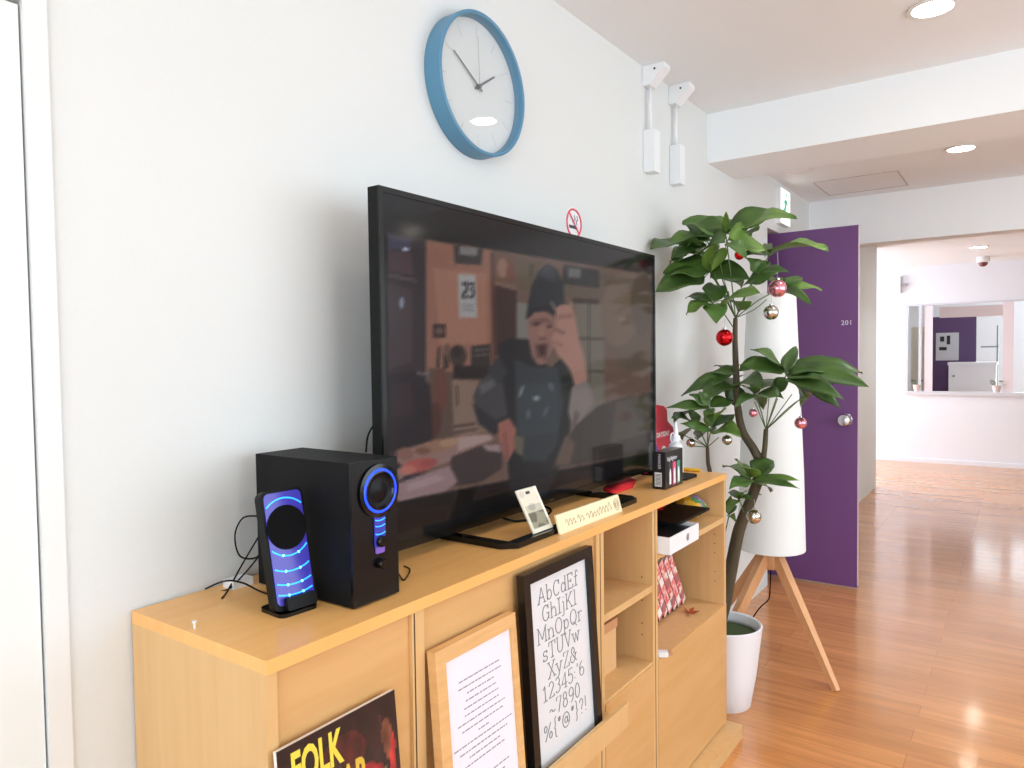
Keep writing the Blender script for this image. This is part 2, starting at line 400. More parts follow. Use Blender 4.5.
def poly(c, *p): return ('p', c, [(p[i], p[i+1]) for i in range(0, len(p), 2)])
def ell(c, x, y, rx, ry, rot=0): return ('e', c, (x, y, rx, ry, math.radians(rot)))
SC = [  # the film scene and a painted reflection, in order from back to front
 poly((112, 88, 78), 58, 180, 962, 322, 962, 930, 60, 1105),
 poly((54, 46, 52), 58, 180, 190, 200, 190, 1000, 60, 1100),
 poly((66, 66, 86), 58, 183, 140, 200, 140, 245, 58, 235),
 poly((78, 60, 66), 58, 240, 140, 250, 150, 325, 58, 310),
 ell((225, 235, 250), 122, 236, 12, 5),
 poly((70, 58, 64), 62, 350, 145, 375, 145, 620, 62, 650),
 poly((90, 78, 80), 62, 318, 160, 340, 160, 350, 62, 330),
 ell((150, 165, 185), 108, 420, 7, 20),
 poly((150, 104, 88), 192, 208, 418, 240, 418, 640, 192, 660),
 poly((165, 118, 100), 215, 300, 400, 320, 400, 560, 240, 560),
 poly((56, 50, 50), 285, 222, 385, 235, 380, 290, 290, 285),
 poly((128, 126, 126), 305, 226, 368, 232, 366, 260, 305, 255),
 poly((170, 168, 168), 300, 320, 360, 325, 366, 470, 304, 470),
 poly((50, 50, 56), 314, 350, 333, 348, 336, 375, 320, 395, 336, 395, 336, 403, 313, 403, 313, 390, 328, 372, 325, 358, 314, 360),
 poly((50, 50, 56), 338, 349, 356, 352, 352, 370, 358, 385, 352, 405, 338, 402, 338, 396, 350, 394, 350, 380, 341, 376, 348, 366, 348, 358, 338, 357),
 poly((120, 115, 115), 314, 425, 355, 428, 355, 433, 314, 430), poly((120, 115, 115), 314, 440, 355, 443, 355, 447, 314, 444),
 poly((62, 46, 46), 215, 490, 258, 492, 258, 540, 215, 538), ell((110, 85, 82), 237, 515, 14, 12),
 poly((86, 56, 50), 412, 245, 422, 247, 430, 640, 418, 640),
 poly((112, 82, 66), 424, 250, 495, 262, 495, 350, 424, 345), ell((150, 112, 96), 452, 300, 18, 34), ell((120, 70, 60), 480, 315, 14, 28),
 poly((64, 44, 44), 425, 352, 500, 372, 500, 560, 430, 600), poly((130, 104, 88), 420, 345, 505, 365, 500, 378, 425, 358),
 poly((102, 88, 72), 500, 268, 590, 282, 560, 380, 500, 372), poly((72, 62, 54), 545, 285, 560, 290, 552, 330, 545, 330),
 poly((128, 124, 118), 500, 418, 565, 425, 550, 545, 500, 545),
 poly((52, 52, 54), 660, 288, 782, 308, 782, 370, 655, 355), poly((112, 112, 114), 676, 300, 720, 305, 718, 336, 676, 332),
 poly((100, 88, 74), 648, 358, 782, 378, 782, 405, 650, 392), poly((60, 48, 42), 690, 402, 782, 408, 778, 425, 690, 420),
 poly((118, 110, 100), 700, 420, 800, 425, 800, 880, 700, 860),
 poly((70, 62, 58), 745, 420, 750, 420, 750, 760, 745, 760), poly((70, 62, 58), 700, 536, 800, 540, 800, 547, 700, 543), poly((70, 62, 58), 700, 648, 800, 650, 800, 657, 700, 655),
 poly((104, 88, 76), 785, 315, 962, 340, 962, 640, 880, 660, 800, 560),
 ell((118, 100, 88), 860, 440, 70, 130, 10), ell((96, 80, 70), 930, 420, 40, 110),  # blurry reflection over the faded right side, painted into the screen colours
 poly((92, 74, 66), 200, 640, 290, 660, 290, 880, 205, 890), ell((104, 64, 56), 240, 720, 26, 80), ell((84, 52, 46), 222, 820, 22, 60),
 poly((52, 42, 42), 232, 570, 240, 568, 236, 640, 226, 640), poly((60, 50, 44), 250, 590, 262, 560, 270, 640, 250, 650),
 ell((62, 52, 48), 300, 600, 30, 36), ell((44, 38, 38), 296, 585, 16, 20), ell((110, 82, 72), 262, 580, 12, 22),
 poly((52, 46, 46), 345, 568, 412, 560, 412, 640, 345, 640), poly((110, 106, 104), 352, 580, 405, 574, 405, 579, 352, 585), poly((110, 106, 104), 352, 598, 405, 592, 405, 597, 352, 603),
 poly((40, 34, 34), 285, 630, 412, 640, 412, 680, 285, 678),
 poly((136, 112, 98), 280, 682, 430, 690, 420, 860, 285, 870), poly((64, 52, 48), 293, 700, 299, 700, 301, 770, 295, 770),
 poly((60, 50, 46), 285, 838, 360, 828, 360, 834, 285, 846), poly((60, 50, 46), 285, 858, 370, 846, 370, 852, 285, 866),
 poly((42, 36, 42), 60, 665, 150, 650, 205, 700, 215, 900, 60, 930), poly((56, 44, 50), 70, 700, 140, 690, 150, 800, 75, 810),
 poly((110, 104, 104), 160, 655, 205, 658, 200, 668, 160, 664),
 poly((30, 34, 38), 440, 560, 480, 540, 545, 545, 560, 610, 620, 640, 660, 600, 700, 700, 680, 860, 640, 1000, 600, 1085, 480, 1080, 470, 960, 450, 830, 430, 700),
 poly((66, 66, 70), 352, 740, 372, 690, 430, 640, 450, 660, 470, 800, 440, 840, 372, 838), poly((52, 54, 58), 400, 650, 440, 600, 470, 660, 440, 700), poly((92, 92, 94), 370, 700, 420, 680, 430, 700, 380, 735),
 poly((40, 44, 50), 350, 760, 430, 820, 470, 800, 480, 850, 420, 870, 370, 830),
 poly((50, 58, 64), 495, 610, 560, 640, 640, 640, 660, 760, 640, 900, 600, 960, 520, 960, 495, 820),
 poly((58, 68, 74), 500, 700, 640, 690, 640, 860, 510, 880),
 ell((150, 160, 168), 516, 722, 4, 22, 20), ell((140, 150, 160), 568, 745, 12, 9), ell((120, 130, 140), 618, 705, 4, 16, -20), ell((110, 120, 128), 540, 800, 5, 16), ell((104, 114, 122), 600, 790, 4, 20, 20),
 poly((148, 108, 98), 538, 475, 560, 452, 600, 448, 636, 480, 632, 560, 612, 600, 590, 632, 570, 630, 552, 600, 540, 540),
 poly((120, 84, 78), 545, 480, 600, 468, 628, 492, 600, 486, 570, 494, 548, 500),
 ell((56, 40, 40), 568, 492, 12, 5, -8), ell((56, 40, 40), 612, 500, 9, 5, 10), ell((160, 118, 106), 586, 520, 9, 22), poly((104, 70, 64), 576, 536, 600, 538, 602, 546, 574, 545),
 poly((110, 78, 72), 560, 560, 610, 556, 604, 610, 570, 628), poly((60, 34, 36), 572, 566, 600, 562, 598, 596, 580, 600), ell((150, 104, 96), 580, 616, 12, 8),
 poly((42, 46, 52), 532, 474, 540, 420, 552, 360, 578, 308, 604, 286, 636, 304, 660, 360, 664, 420, 644, 470, 600, 448, 560, 452, 545, 470),
 poly((60, 66, 74), 580, 320, 604, 290, 630, 310, 640, 350, 600, 340), poly((34, 36, 42), 532, 474, 545, 440, 600, 425, 660, 440, 644, 470, 600, 448, 560, 452),
 poly((176, 130, 118), 632, 440, 650, 425, 690, 428, 700, 470, 712, 540, 730, 600, 745, 690, 700, 712, 684, 650, 640, 596, 620, 545, 636, 500),
 poly((150, 106, 98), 640, 460, 690, 455, 696, 470, 640, 476), poly((140, 98, 92), 630, 500, 670, 520, 660, 530, 628, 515), poly((150, 108, 98), 624, 545, 660, 560, 655, 572, 626, 556),
 poly((150, 130, 110), 612, 412, 624, 418, 640, 445, 630, 445), poly((150, 130, 110), 684, 408, 694, 420, 690, 440, 680, 436),
 poly((136, 124, 120), 688, 706, 744, 682, 764, 760, 712, 830, 692, 856, 676, 790), poly((100, 90, 88), 700, 780, 716, 800, 700, 850, 688, 840),
 poly((64, 56, 52), 640, 950, 700, 840, 780, 770, 870, 740, 962, 735, 962, 930, 620, 985), poly((104, 84, 74), 632, 960, 668, 870, 700, 900, 682, 970, 640, 975), poly((84, 76, 68), 840, 760, 962, 720, 962, 860, 820, 900),
 poly((54, 46, 44), 712, 850, 718, 850, 718, 985, 712, 985),
 poly((160, 102, 92), 436, 830, 476, 812, 500, 850, 498, 910, 470, 965, 452, 930, 438, 880), poly((130, 80, 72), 455, 860, 462, 858, 474, 950, 466, 955), poly((104, 96, 82), 492, 870, 526, 880, 522, 945, 496, 930),
 poly((64, 52, 54), 270, 950, 370, 905, 450, 900, 450, 985, 380, 1030, 290, 1045),
 poly((150, 118, 112), 88, 925, 200, 895, 330, 868, 415, 868, 425, 885, 330, 925, 250, 955, 120, 985, 90, 960),
 poly((176, 150, 146), 300, 880, 405, 868, 420, 884, 300, 925), ell((150, 112, 92), 220, 910, 70, 22, -12), ell((170, 136, 110), 270, 895, 34, 14, -10), ell((120, 84, 72), 180, 925, 26, 12),
 ell((140, 100, 92), 120, 935, 30, 22),
 poly((150, 120, 118), 90, 985, 250, 950, 280, 945, 275, 962, 120, 1010, 95, 1030), ell((176, 92, 86), 165, 975, 60, 24, -12), ell((196, 118, 106), 130, 990, 28, 16), ell((160, 80, 78), 200, 965, 30, 14, -10),
 poly((156, 128, 132), 95, 1035, 180, 1005, 270, 975, 285, 1000, 300, 1030, 260, 1060, 110, 1096, 62, 1104), poly((172, 146, 150), 120, 1040, 230, 1005, 260, 1020, 130, 1065),
 poly((160, 136, 138), 380, 905, 445, 902, 448, 930, 400, 925),
]
def prep(sc):
    out = []
    for k, c, d in sc:
        if k == 'p':
            xs = [q[0] for q in d]; ys = [q[1] for q in d]; out.append((k, c, d, min(xs), max(xs), min(ys), max(ys)))
        else:
            r = max(d[2], d[3]); out.append((k, c, d, d[0]-r, d[0]+r, d[1]-r, d[1]+r))
    return out
def hit(s, x, y):
    k, c, d, a, b, e, f = s
    if x < a or x > b or y < e or y > f: return False
    if k == 'p': return inside(d, x, y)
    u, v = x-d[0], y-d[1]; cs, sn = math.cos(d[4]), math.sin(d[4])
    return ((u*cs+v*sn)/d[2])**2+((-u*sn+v*cs)/d[3])**2 < 1
SCP = prep(SC)
# the shapes above were drawn on an oblique view of the screen; this maps a screen point back to that sheet
def sheet(p):
    d = p-EYE; z = d.dot(FW)
    return ((512+F*d.dot(RT)/z)-370)*3.413, ((384-F*d.dot(UP)/z)-180)*3.413
cells = {}
for s in SCP:
    for gx in range(int(s[3]//40), int(s[4]//40)+1):
        for gy in range(int(s[5]//40), int(s[6]//40)+1): cells.setdefault((gx, gy), []).append(s)
def scene_col(x, y):
    c = (9, 9, 10)
    for s in cells.get((int(x//40), int(y//40)), ()):
        if hit(s, x, y): c = s[1]
    return c
rnd = random.Random(3)
def tvf(u, v, p):
    x, y = sheet(p)
    a = [0, 0, 0]
    for ox, oy in ((-5, -1.5), (4, -5), (0, 0), (-4, 5), (5, 2)):
        c = scene_col(x+ox, y+oy)
        for i in range(3): a[i] += c[i]/5
    n = 1+.05*(rnd.random()-.5)
    return [min(255, q*n) for q in a]
sy0, sy1, sz0, sz1 = ty0+bz, ty1-bz, tz0+.016, tz1-bz
painted('screen', (tx+.0002, sy0, sz0), (0, sy1-sy0, 0), (0, 0, sz1-sz0), 420, 236, tvf, vcol_mat('screen_glass', emit=.72, rough=.1, spec=.3), TV)
bm = text_bm('••••', .012, basis((tx+.0022, 1.56, tz0+.003), (0, 1, 0), (0, 0, 1))); obj('brand_mark', bm, mat('dim_silver', (90, 92, 96), .4), TV)
# stand: one flat open loop with two arms
bm = NB()
FT = [(.12, 1.214), (.285, 1.214), (.302, 1.228), (.302, 1.79), (.285, 1.807), (.12, 1.807)]
def loop(pts, w):
    L_ = []; R_ = []
    for i, p in enumerate(pts):
        a = Vector(pts[max(i-1, 0)]); b = Vector(pts[min(i+1, len(pts)-1)]); d = (b-a).normalized(); n = Vector((-d.y, d.x))
        L_.append(Vector(p)+n*w/2); R_.append(Vector(p)-n*w/2)
    return L_+R_[::-1]
pts = loop(FT, .026)
n_ = len(FT)
vb = [bm.verts.new((p.x, p.y, ZT+.0005)) for p in pts]; vt = [bm.verts.new((p.x, p.y, ZT+.0125)) for p in pts]
for i in range(n_-1):
    j = 2*n_-1-i
    bm.faces.new((vt[i], vt[i+1], vt[j-1], vt[j])); bm.faces.new((vb[i], vb[j], vb[j-1], vb[i+1]))
for i in range(2*n_):
    j = (i+1) % (2*n_); bm.faces.new((vb[i], vb[j], vt[j], vt[i]))
st = obj('stand_loop', bm, black_gloss, TV, bevel=.001)
for yy in (1.214, 1.807):
    obj('stand_neck', B(.125, .15, yy-.03, yy+.03, ZT+.012, tz0+.02), black_gloss, TV, bevel=.004)
bm = tube(NB(), smooth_path([(.12, 1.4, ZT+.02), (.17, 1.42, ZT+.004), (.2, 1.5, ZT+.004), (.17, 1.58, ZT+.004), (.1, 1.6, ZT+.01)]), .003, 6)
tag(obj('power_cable', bm, black_matt, smooth=True), 'thin black cable on the cabinet top beneath the television', 'cable')

# ------------------------------------------------------------------ subwoofer
SW = thing('subwoofer', (.185, .83, ZT), 'large black box subwoofer with glowing blue ring, left of the television', 'speaker')
sx0, sx1, wy0, wy1, wz1 = .06, .307, .78, .882, 1.135
blue_e = mat('blue_light', (20, 80, 255), .3, emit=(4, 50, 255), es=1.7)
cyan_e = mat('cyan_light', (60, 170, 255), .3, emit=(24, 130, 255), es=2.4)
bluef = mat('blue_lit_plastic', (60, 62, 130), .2, emit=(22, 34, 190), es=.5)
obj('enclosure', B(sx0, sx1-.006, wy0, wy1, ZT+.003, wz1), black_wood, SW, bevel=.003)
fb = obj('front_baffle', B(sx1-.0065, sx1, wy0, wy1, ZT+.003, wz1), mat('gloss_baffle', (7, 7, 10), .25, spec=.35), SW, bevel=.002)
for a, b in ((sx0+.02, wy0+.015), (sx1-.02, wy0+.015), (sx0+.02, wy1-.015), (sx1-.02, wy1-.015)):
    obj('foot', lathe(NB(), [(.008, 0), (.008, .0035)], (a, b, ZT), 12), black_matt, SW)
rc = Vector((sx1, .838, 1.084))
obj('port_ring', lathe(NB(), [(.044, 0), (.044, .004), (.030, .006), (.026, -.001)], rc, 40, 'x', cap=False), black_gloss, fb, smooth=.6)
bm = NB()
def torus(bm, c, R, r, n=48, m_=8, axis='x', a0=0, a1=2*PI, mi=0):
    full = abs(a1-a0-2*PI) < 1e-6; cnt = n if full else n+1; rings = []
    for i in range(cnt):
        a = a0+(a1-a0)*i/n; ring = []
        for j in range(m_):
            b = 2*PI*j/m_; q = R+r*math.cos(b); h = r*math.sin(b)
            ring.append(bm.verts.new(Vector(c)+Vector((h, q*math.cos(a), q*math.sin(a)))))
        rings.append(ring)
    for i in range(n if full else n):
        a, b = rings[i], rings[(i+1) % cnt]
        for j in range(m_): bm.faces.new((a[j], b[j], b[(j+1) % m_], a[(j+1) % m_])).material_index = mi
    return bm
obj('light_ring', torus(NB(), rc+Vector((.004, 0, 0)), .0345, .0027), blue_e, fb, smooth=True)
obj('driver_cone', lathe(NB(), [(.030, .004), (.024, -.0), (.017, .001), (.012, .003), (.0, .004)], rc, 32, 'x', cap=False), mat('cone_black', (5, 5, 10), .4, spec=.2), SW, smooth=True)
bm = NB(); prism(bm, [(sx1+.0005, y, z) for y, z in rrect(.838, 1.018, .024, .055, .004)], (.002, 0, 0)); obj('light_strip', bm, bluef, SW)
for z in (1.036, 1.026, 1.013):
    obj('light_line', torus(NB(), (sx1+.0026, .838, z+.03), .0315, .0009, 10, 6, a0=-PI/2-.37, a1=-PI/2+.37), cyan_e, fb)
for z, r in ((1.000, .0095), (.963, .0085)):
    obj('volume_knob', lathe(NB(), [(r, 0), (r, .006), (r*.8, .009), (0.0001, .009)], (sx1+.002, .838, z), 20, 'x'), black_gloss, fb, smooth=.6)
bm = NB(); prism(bm, [(sx1+.0005, y, z) for y, z in rrect(.838, .986, .02, .012, .003)], (.002, 0, 0)); obj('badge', bm, mat('lilac_badge', (120, 90, 170), .3, emit=(90, 60, 190), es=.3), SW)

# ------------------------------------------------------------------ satellite speakers
spot_m = mat('light_spot', (120, 240, 255), .3, emit=(120, 230, 255), es=4)
def satellite(loc, label, rz):
    T = thing('satellite_speaker', (0, 0, 0), label, 'speaker', 'slim satellite speakers')
    tilt = math.radians(-11.5)           # leans back, face towards +x
    R = Matrix.Translation((.0, 0, .008)) @ Matrix.Rotation(tilt, 4, 'Y')
    h, w = .188, .078
    def tr(bm): bm.transform(R); return bm
    bm = NB(); prism(bm, [(-.016, y, z) for y, z in rrect(0, h/2, w, h, .012)], (.016, 0, 0)); obj('enclosure', tr(bm), black_matt, T, bevel=.0015)
    bm = NB(); prism(bm, [(.0002, y, z) for y, z in rrect(0, h/2+.002, w-.010, h-.012, .009)], (.0014, 0, 0)); f = obj('front_face', tr(bm), mat('violet_face', (70, 62, 140), .2, emit=(22, 26, 200), es=.4), T)
    c = (.002, .0, .127)
    obj('driver', tr(lathe(NB(), [(.0355, 0), (.0345, .003), (.028, .002), (.018, .0008), (.008, .001), (.0001, .0015)], c, 36, 'x', cap=False)), mat('driver_black', (9, 9, 11), .8, spec=.15), T, smooth=.6)
    for k, (R_, sp) in enumerate(((.045, .85), (.069, .51), (.090, .385), (.106, .325))):
        cz = .127
        obj('light_line', tr(torus(NB(), (.0018, 0, cz), R_, .0013, 20, 6, a0=-PI/2-sp*.93, a1=-PI/2+sp*.93)), cyan_e, f)
        for a in (-sp*.35, sp*.4):
            bm = NB(); bmesh.ops.create_icosphere(bm, subdivisions=1, radius=.0022, matrix=Matrix.Translation((.0022, R_*math.sin(a), cz-R_*math.cos(a))))
            obj('light_point', tr(bm), spot_m, f)
    obj('light_line', tr(torus(NB(), (.0018, 0, .127), .047, .0013, 24, 6, a0=PI/2-.75, a1=PI/2+.75)), cyan_e, f)
    bm = NB(); prism(bm, [(.0016, y, z) for y, z in rrect(.004, .009, .054, .020, .004)], (.01, 0, 0)); obj('badge_block', tr(bm), black_matt, T, bevel=.002)
    bm = NB(); prism(bm, [(x-.03, y, 0) for x, y in rrect(0.008, 0, .066, .07, .012)], (0, 0, .006)); obj('base', bm, black_gloss, T, bevel=.0015)
    bm = tube(NB(), [(-.03, 0, .004), (-.042, 0, .05), (-.036, 0, .09)], [.006, .006, .005], 8); obj('rear_strut', bm, black_matt, T)
    T.location = loc; T.rotation_euler = (0, 0, rz)
    return T
s1 = satellite((.234, .727, ZT), 'small upright satellite speaker glowing blue, in front of the black subwoofer', math.radians(-4))
s2 = copy_tree(s1); s2['label'] = 'satellite speaker half hidden behind the right edge of the television'
s2.location = (.17, 2.262, ZT); s2.rotation_euler = (0, 0, math.radians(10))
S.view_layers[0].update()

def cable(name, pts, r, label, m_=black_matt):
    return tag(obj(name, tube(NB(), smooth_path(pts, 8), r, 6), m_, smooth=True), label, 'cable', None)
cable('speaker_cable', [at(290, 600, 'z', .905), at(262, 592, 'z', .904), at(243, 583, 'x', .07), at(225, 581, 'x', .03), at(205, 589, 'x', .012)], .0016, 'thin black cable looping from the small blue-lit speaker towards the wall')
cable('speaker_cable', [at(258, 516, 'x', .04), at(243, 518, 'x', .02), at(235, 535, 'x', .015), at(240, 556, 'x', .015), at(257, 557, 'x', .03), at(264, 540, 'x', .05)], .0016, 'black cable curling up against the wall left of the subwoofer')
cable('speaker_cable', [at(259, 536, 'x', .05), at(243, 563, 'x', .04), at(228, 590, 'x', .05), at(222, 598, 'z', .903)], .0015, 'straight black cable sloping down to a point on the cabinet top near the wall')
cable('speaker_cable', [at(260, 555, 'x', .06), at(245, 573, 'x', .05), at(230, 588, 'x', .045), at(218, 592, 'x', .03)], .0015, 'black cable lying lowest across the cabinet corner left of the subwoofer')
bm = tube(NB(), smooth_path([at(404, 566, 'z', .902), at(410, 570, 'z', .902), at(404, 580, 'z', .902), at(399, 574, 'z', .902)], 8), .0014, 6)
tag(obj('cable', bm, black_matt, smooth=True), 'small black cable loop right of the subwoofer base', 'cable')
cable('antenna_cable', [at(366, 452, 'x', .08), at(368, 436, 'x', .06), at(374, 425, 'x', .05), at(380, 424, 'x', .05)], .002, 'black cable rising behind the left edge of the television')
# crumpled white plug by the wall
bm = B(.02, .05, .735, .775, ZT, ZT+.014); tag(obj('cable_plug', bm, white_pl, bevel=.004), 'white plug lying behind the blue-lit satellite speaker', 'plug')
# little metal peg
bm = lathe(NB(), [(.002, 0), (.002, .008), (.0035, .009), (.0035, .012)], (.163, .595, ZT), 12)
tag(obj('shelf_peg', bm, mat('peg_metal', (225, 228, 226), .3, .3)), 'tiny pale metal peg standing on the near edge of the cabinet top', 'peg')

# ------------------------------------------------------------------ packet, handwritten sign, red cloth
PK = at(534, 534, 'z', .914); PK2 = at(553, 527, 'z', .914); TL = at(515.5, 491, 'x', .262); 
ub = (PK2-PK); vb_ = (TL-PK)
nrm = ub.cross(vb_).normalized()
def pkf(u, v, p):
    c = (226, 220, 200)
    n = math.sin(u*9+v*7)+math.sin(v*17-u*5)
    if .12 < u < .9 and .1 < v < .45: c = (150, 146, 122) if n > -.2 else (104, 102, 86)
    elif .1 < u < .9 and .45 <= v < .62: c = (196, 190, 170) if n < .6 else (165, 162, 150)
    elif v >= .62 and n > 1.1: c = (205, 200, 190)
    if v > .86 and abs(u-.5) < .12 and v < .92: c = (40, 38, 36)
    if u > .9: c = (240, 236, 220)
    return c
T = thing('packet', (PK.x, PK.y, .9125), 'small flat sachet with a hang hole leaning on the television stand', 'packet')
bm = NB(); prism(bm, [PK, PK+ub, PK+ub+vb_, PK+vb_], -nrm*.003); obj('pouch', bm, mat('pouch_cream', (228, 222, 204), .35), T)
painted('printed_front', PK+nrm*.0006, ub, vb_, 24, 48, pkf, vcol_mat('packet_print', rough=.3), T)

T = thing('handwritten_sign', (.325, 1.53, ZT), 'narrow cream strip with handwriting standing on the cabinet edge', 'sign')
a = Vector((.327, 1.375, ZT+.0005)); b = Vector((.331, 1.672, ZT+.0005)); up = Vector((-.012, 0, .042))
bm = NB(); prism(bm, [a, b, b+up, a+up], (-.005, 0, 0)); cd = obj('card', bm, mat('cream_card', (240, 226, 186), .55), T)
mb = basis(a+Vector((.0006, 0, 0)), b-a, up)
bm = NB(); r2 = random.Random(11)
x = .03
letters = []
for wlen in (3, 2, 9, 2):
    for i in range(wlen):
        hgt = .012+.008*r2.random(); wd = .012+.006*r2.random()
        base = .011+.003*r2.random()
        letters.append([(x, base+hgt*.5), (x+wd*.4, base+hgt), (x+wd*.7, base+hgt*.3), (x+wd*.5, base), (x+wd, base+hgt*.3)])
        x += wd*1.02
        if x > .25: break
    x += .008
    if x > .25: break
for l in letters: tube(bm, smooth_path([mb @ Vector((p[0], p[1], .0003)) for p in l], 3), .00045, 4)
for rr in (.013, .008, .004):
    tube(bm, [mb @ Vector((.275+rr*math.cos(t*PI/6), .022+rr*1.1*math.sin(t*PI/6), .0003)) for t in range(13)], .0005, 4)
obj('handwriting', bm, mat('sepia_ink', (150, 136, 104), .8), cd)

bm = NB()
RC = [at(603, 490, 'z', .903), at(612, 494, 'z', .903), at(633, 487, 'z', .903), at(636, 480, 'z', .903), at(622, 478, 'z', .903)]
prism(bm, RC, (0, 0, .009))
bmesh.ops.subdivide_edges(bm, edges=bm.edges, cuts=3, use_grid_fill=True)
for v in bm.verts: v.co.z = max(ZT+.0005, v.co.z-.003+.004*math.sin(v.co.x*90)*math.cos(v.co.y*70))
tag(obj('folded_cloth', bm, mat('red_cloth', (214, 28, 40), .7), smooth=True), 'bright red folded cloth on the cabinet top below the television', 'cloth')

# ------------------------------------------------------------------ pen box, glue bottle, red bag, small things at the right end
PB = thing('pen_box', (.285, 2.07, ZT), 'small black carton with coloured pens pictured, right end of cabinet top', 'box')
bx0, bx1, by0, by1, bz1 = .262, .304, 2.008, 2.14, 1.012
obj('carton', B(bx0, bx1, by0, by1, ZT, bz1), mat('carton_black', (24, 24, 28), .3), PB, bevel=.0008)
bcl = obj('barcode_label', B(bx0+.008, bx0+.030, by0-.0006, by0, ZT+.008, ZT+.05), mat('label_white', (225, 228, 230), .5), PB)
bm = NB()
for i in range(9): box(bm, bx0+.010, bx0+.028, by0-.001, by0-.0007, ZT+.012+i*.004, ZT+.0138+i*.004)
obj('barcode', bm, black_matt, bcl)
bm = text_bm('MARKER', .012, basis((bx1-.003-.02, by0-.0008, bz1-.006), (0, 0, -1), (1, 0, 0))); obj('side_lettering', bm, mat('label_grey', (200, 200, 205), .5), PB)
for y, c in ((2.03, (60, 60, 66)), (2.062, (225, 80, 130)), (2.094, (70, 150, 120))):
    bm = NB(); prism(bm, [(bx1+.0001, yy, zz) for yy, zz in rrect(y+.012, ZT+.042, .024, .07, .005)], (.0006, 0, 0)); cpn = obj('coloured_panel', bm, mat('panel', c, .4), PB)
    bm = NB(); prism(bm, [(bx1+.0008, yy, zz) for yy, zz in ((y+.006, ZT+.012), (y+.018, ZT+.012), (y+.018, ZT+.045), (y+.014, ZT+.058), (y+.010, ZT+.058), (y+.006, ZT+.045))], (.0006, 0, 0)); obj('printed_pen', bm, white_pl, cpn)
bm = text_bm('highlighter', .018, basis((bx1+.0006, by0+.012, bz1-.028), (0, 1, 0), (0, 0, 1))); obj('lettering', bm, mat('label_pale', (205, 205, 210), .5), PB)

GB = thing('glue_bottle', (.215, 2.30, ZT), 'translucent white squeeze bottle with pointed nozzle behind the black carton', 'bottle')
gx, gy = .215, 2.30
obj('body', lathe(NB(), [(.024, .0), (.026, .003), (.026, .085), (.022, .1), (.012, .108), (.012, .112)], (gx, gy, ZT), 24), mat('milky_plastic', (225, 228, 228), .3, coat=.3), GB, smooth=.6)
obj('cap', lathe(NB(), [(.016, .112), (.015, .128), (.009, .132), (.004, .175), (.0025, .176)], (gx, gy, ZT), 20), white_pl, GB, smooth=.6)
bm = torus(NB(), (gx, gy-.028, ZT+.125), .016, .002, 20, 6); obj('cap_strap', bm, white_pl, GB, smooth=True)

RX = .075
def rp(px, py): return at(px, py, 'x', RX)
RB = thing('red_bag', (RX, 2.46, ZT), 'red printed bag with stepped shoulder standing against the wall at the cabinet end', 'bag')
pts = [rp(650, 462), rp(650, 406), rp(655, 404.5), rp(664, 406), rp(667, 410), rp(667.5, 421), rp(673, 427), rp(674.5, 438), rp(674, 462)]
zmin = min(p.z for p in pts)
for p in pts:
    if p.z < .95: p.z = ZT+.001
bm = NB(); prism(bm, pts, (-.035, 0, 0)); obj('body', bm, mat('red_bag_print', (205, 40, 62), .4), RB, bevel=.004)
p0 = rp(656.5, 438)
bm = text_bm('DAYSDAY', .026, basis((RX+.0006, p0.y, p0.z), (0, 1, 0), (0, 0, 1)), off=.0006); obj('lettering', bm, white_pl, RB)
c = rp(663.5, 451)
bm = torus(NB(), (RX+.0006, c.y, c.z), .016, .004, 20, 6, a0=.6, a1=4.8); obj('round_emblem', bm, white_pl, RB)
bm = NB(); pp = at(693, 470, 'z', .905)
tube(bm, [(.17, 2.372, ZT+.006), (.27, 2.38, ZT+.006)], .006, 10); tag(obj('yellow_marker', bm, mat('yellow_plastic', (236, 186, 50), .35), smooth=.6), 'yellow marker pen lying at the far edge of the cabinet top', 'pen')
bm = NB(); prism(bm, [(x, y, ZT) for x, y in rrect(.262, 2.235, .07, .12, .02)], (0, 0, .008)); tag(obj('black_pouch', bm, black_matt, bevel=.002), 'flat black pouch lying behind the pen carton on the cabinet top', 'pouch')
# ------------------------------------------------------------------ things inside the cabinet
cb = thing('storage_box', (.2, 1.67, .463), 'plain light brown box in the lower open compartment of the cabinet', 'box')
obj('body', B(.03, .285, 1.548, 1.72, .463, .575), mat('box_tan', (222, 178, 126), .6), cb, bevel=.001)
obj('lid', B(.027, .288, 1.545, 1.723, .575, .60), mat('box_lid_tan', (200, 146, 104), .6), cb, bevel=.001)

T = thing('white_box', (.285, 1.95, .753), 'open white box with black lining jutting out of the top right compartment', 'box')
wz = .753
bm = NB()
x0, x1, y0, y1, h = .17, .386, 1.846, 2.06, .048
box(bm, x0, x1, y0, y1, wz, wz+.003); box(bm, x0, x0+.003, y0, y1, wz+.003, wz+h); box(bm, x1-.003, x1, y0, y1, wz+.003, wz+h)
box(bm, x0+.003, x1-.003, y0, y0+.003, wz+.003, wz+h); box(bm, x0+.003, x1-.003, y1-.003, y1, wz+.003, wz+h)
try_ = obj('tray', bm, white_pl, T)
obj('lining', B(x0+.004, x1-.004, y0+.004, y1-.004, wz+.003, wz+.036), mat('lining_black', (14, 14, 15), .4), T)
bm = NB(); prism(bm, [(x1+.0001, 1.975+.011*math.cos(a*PI/8)*(.75 if a in (0, 1, 15) else 1), wz+.024+.011*math.sin(a*PI/8)) for a in range(16)], (.0005, 0, 0)); lo = obj('logo', bm, mat('logo_grey', (150, 152, 156), .3, .4), try_)
lo['label'] = 'small grey logo mark'
tag(obj('tablet', B(.07, .35, 1.985, 2.25, wz+.0485, wz+.056), black_matt, bevel=.002, loc=(.21, 2.11, wz+.0485)), 'thin black tablet lying on top of the open white box', 'tablet')
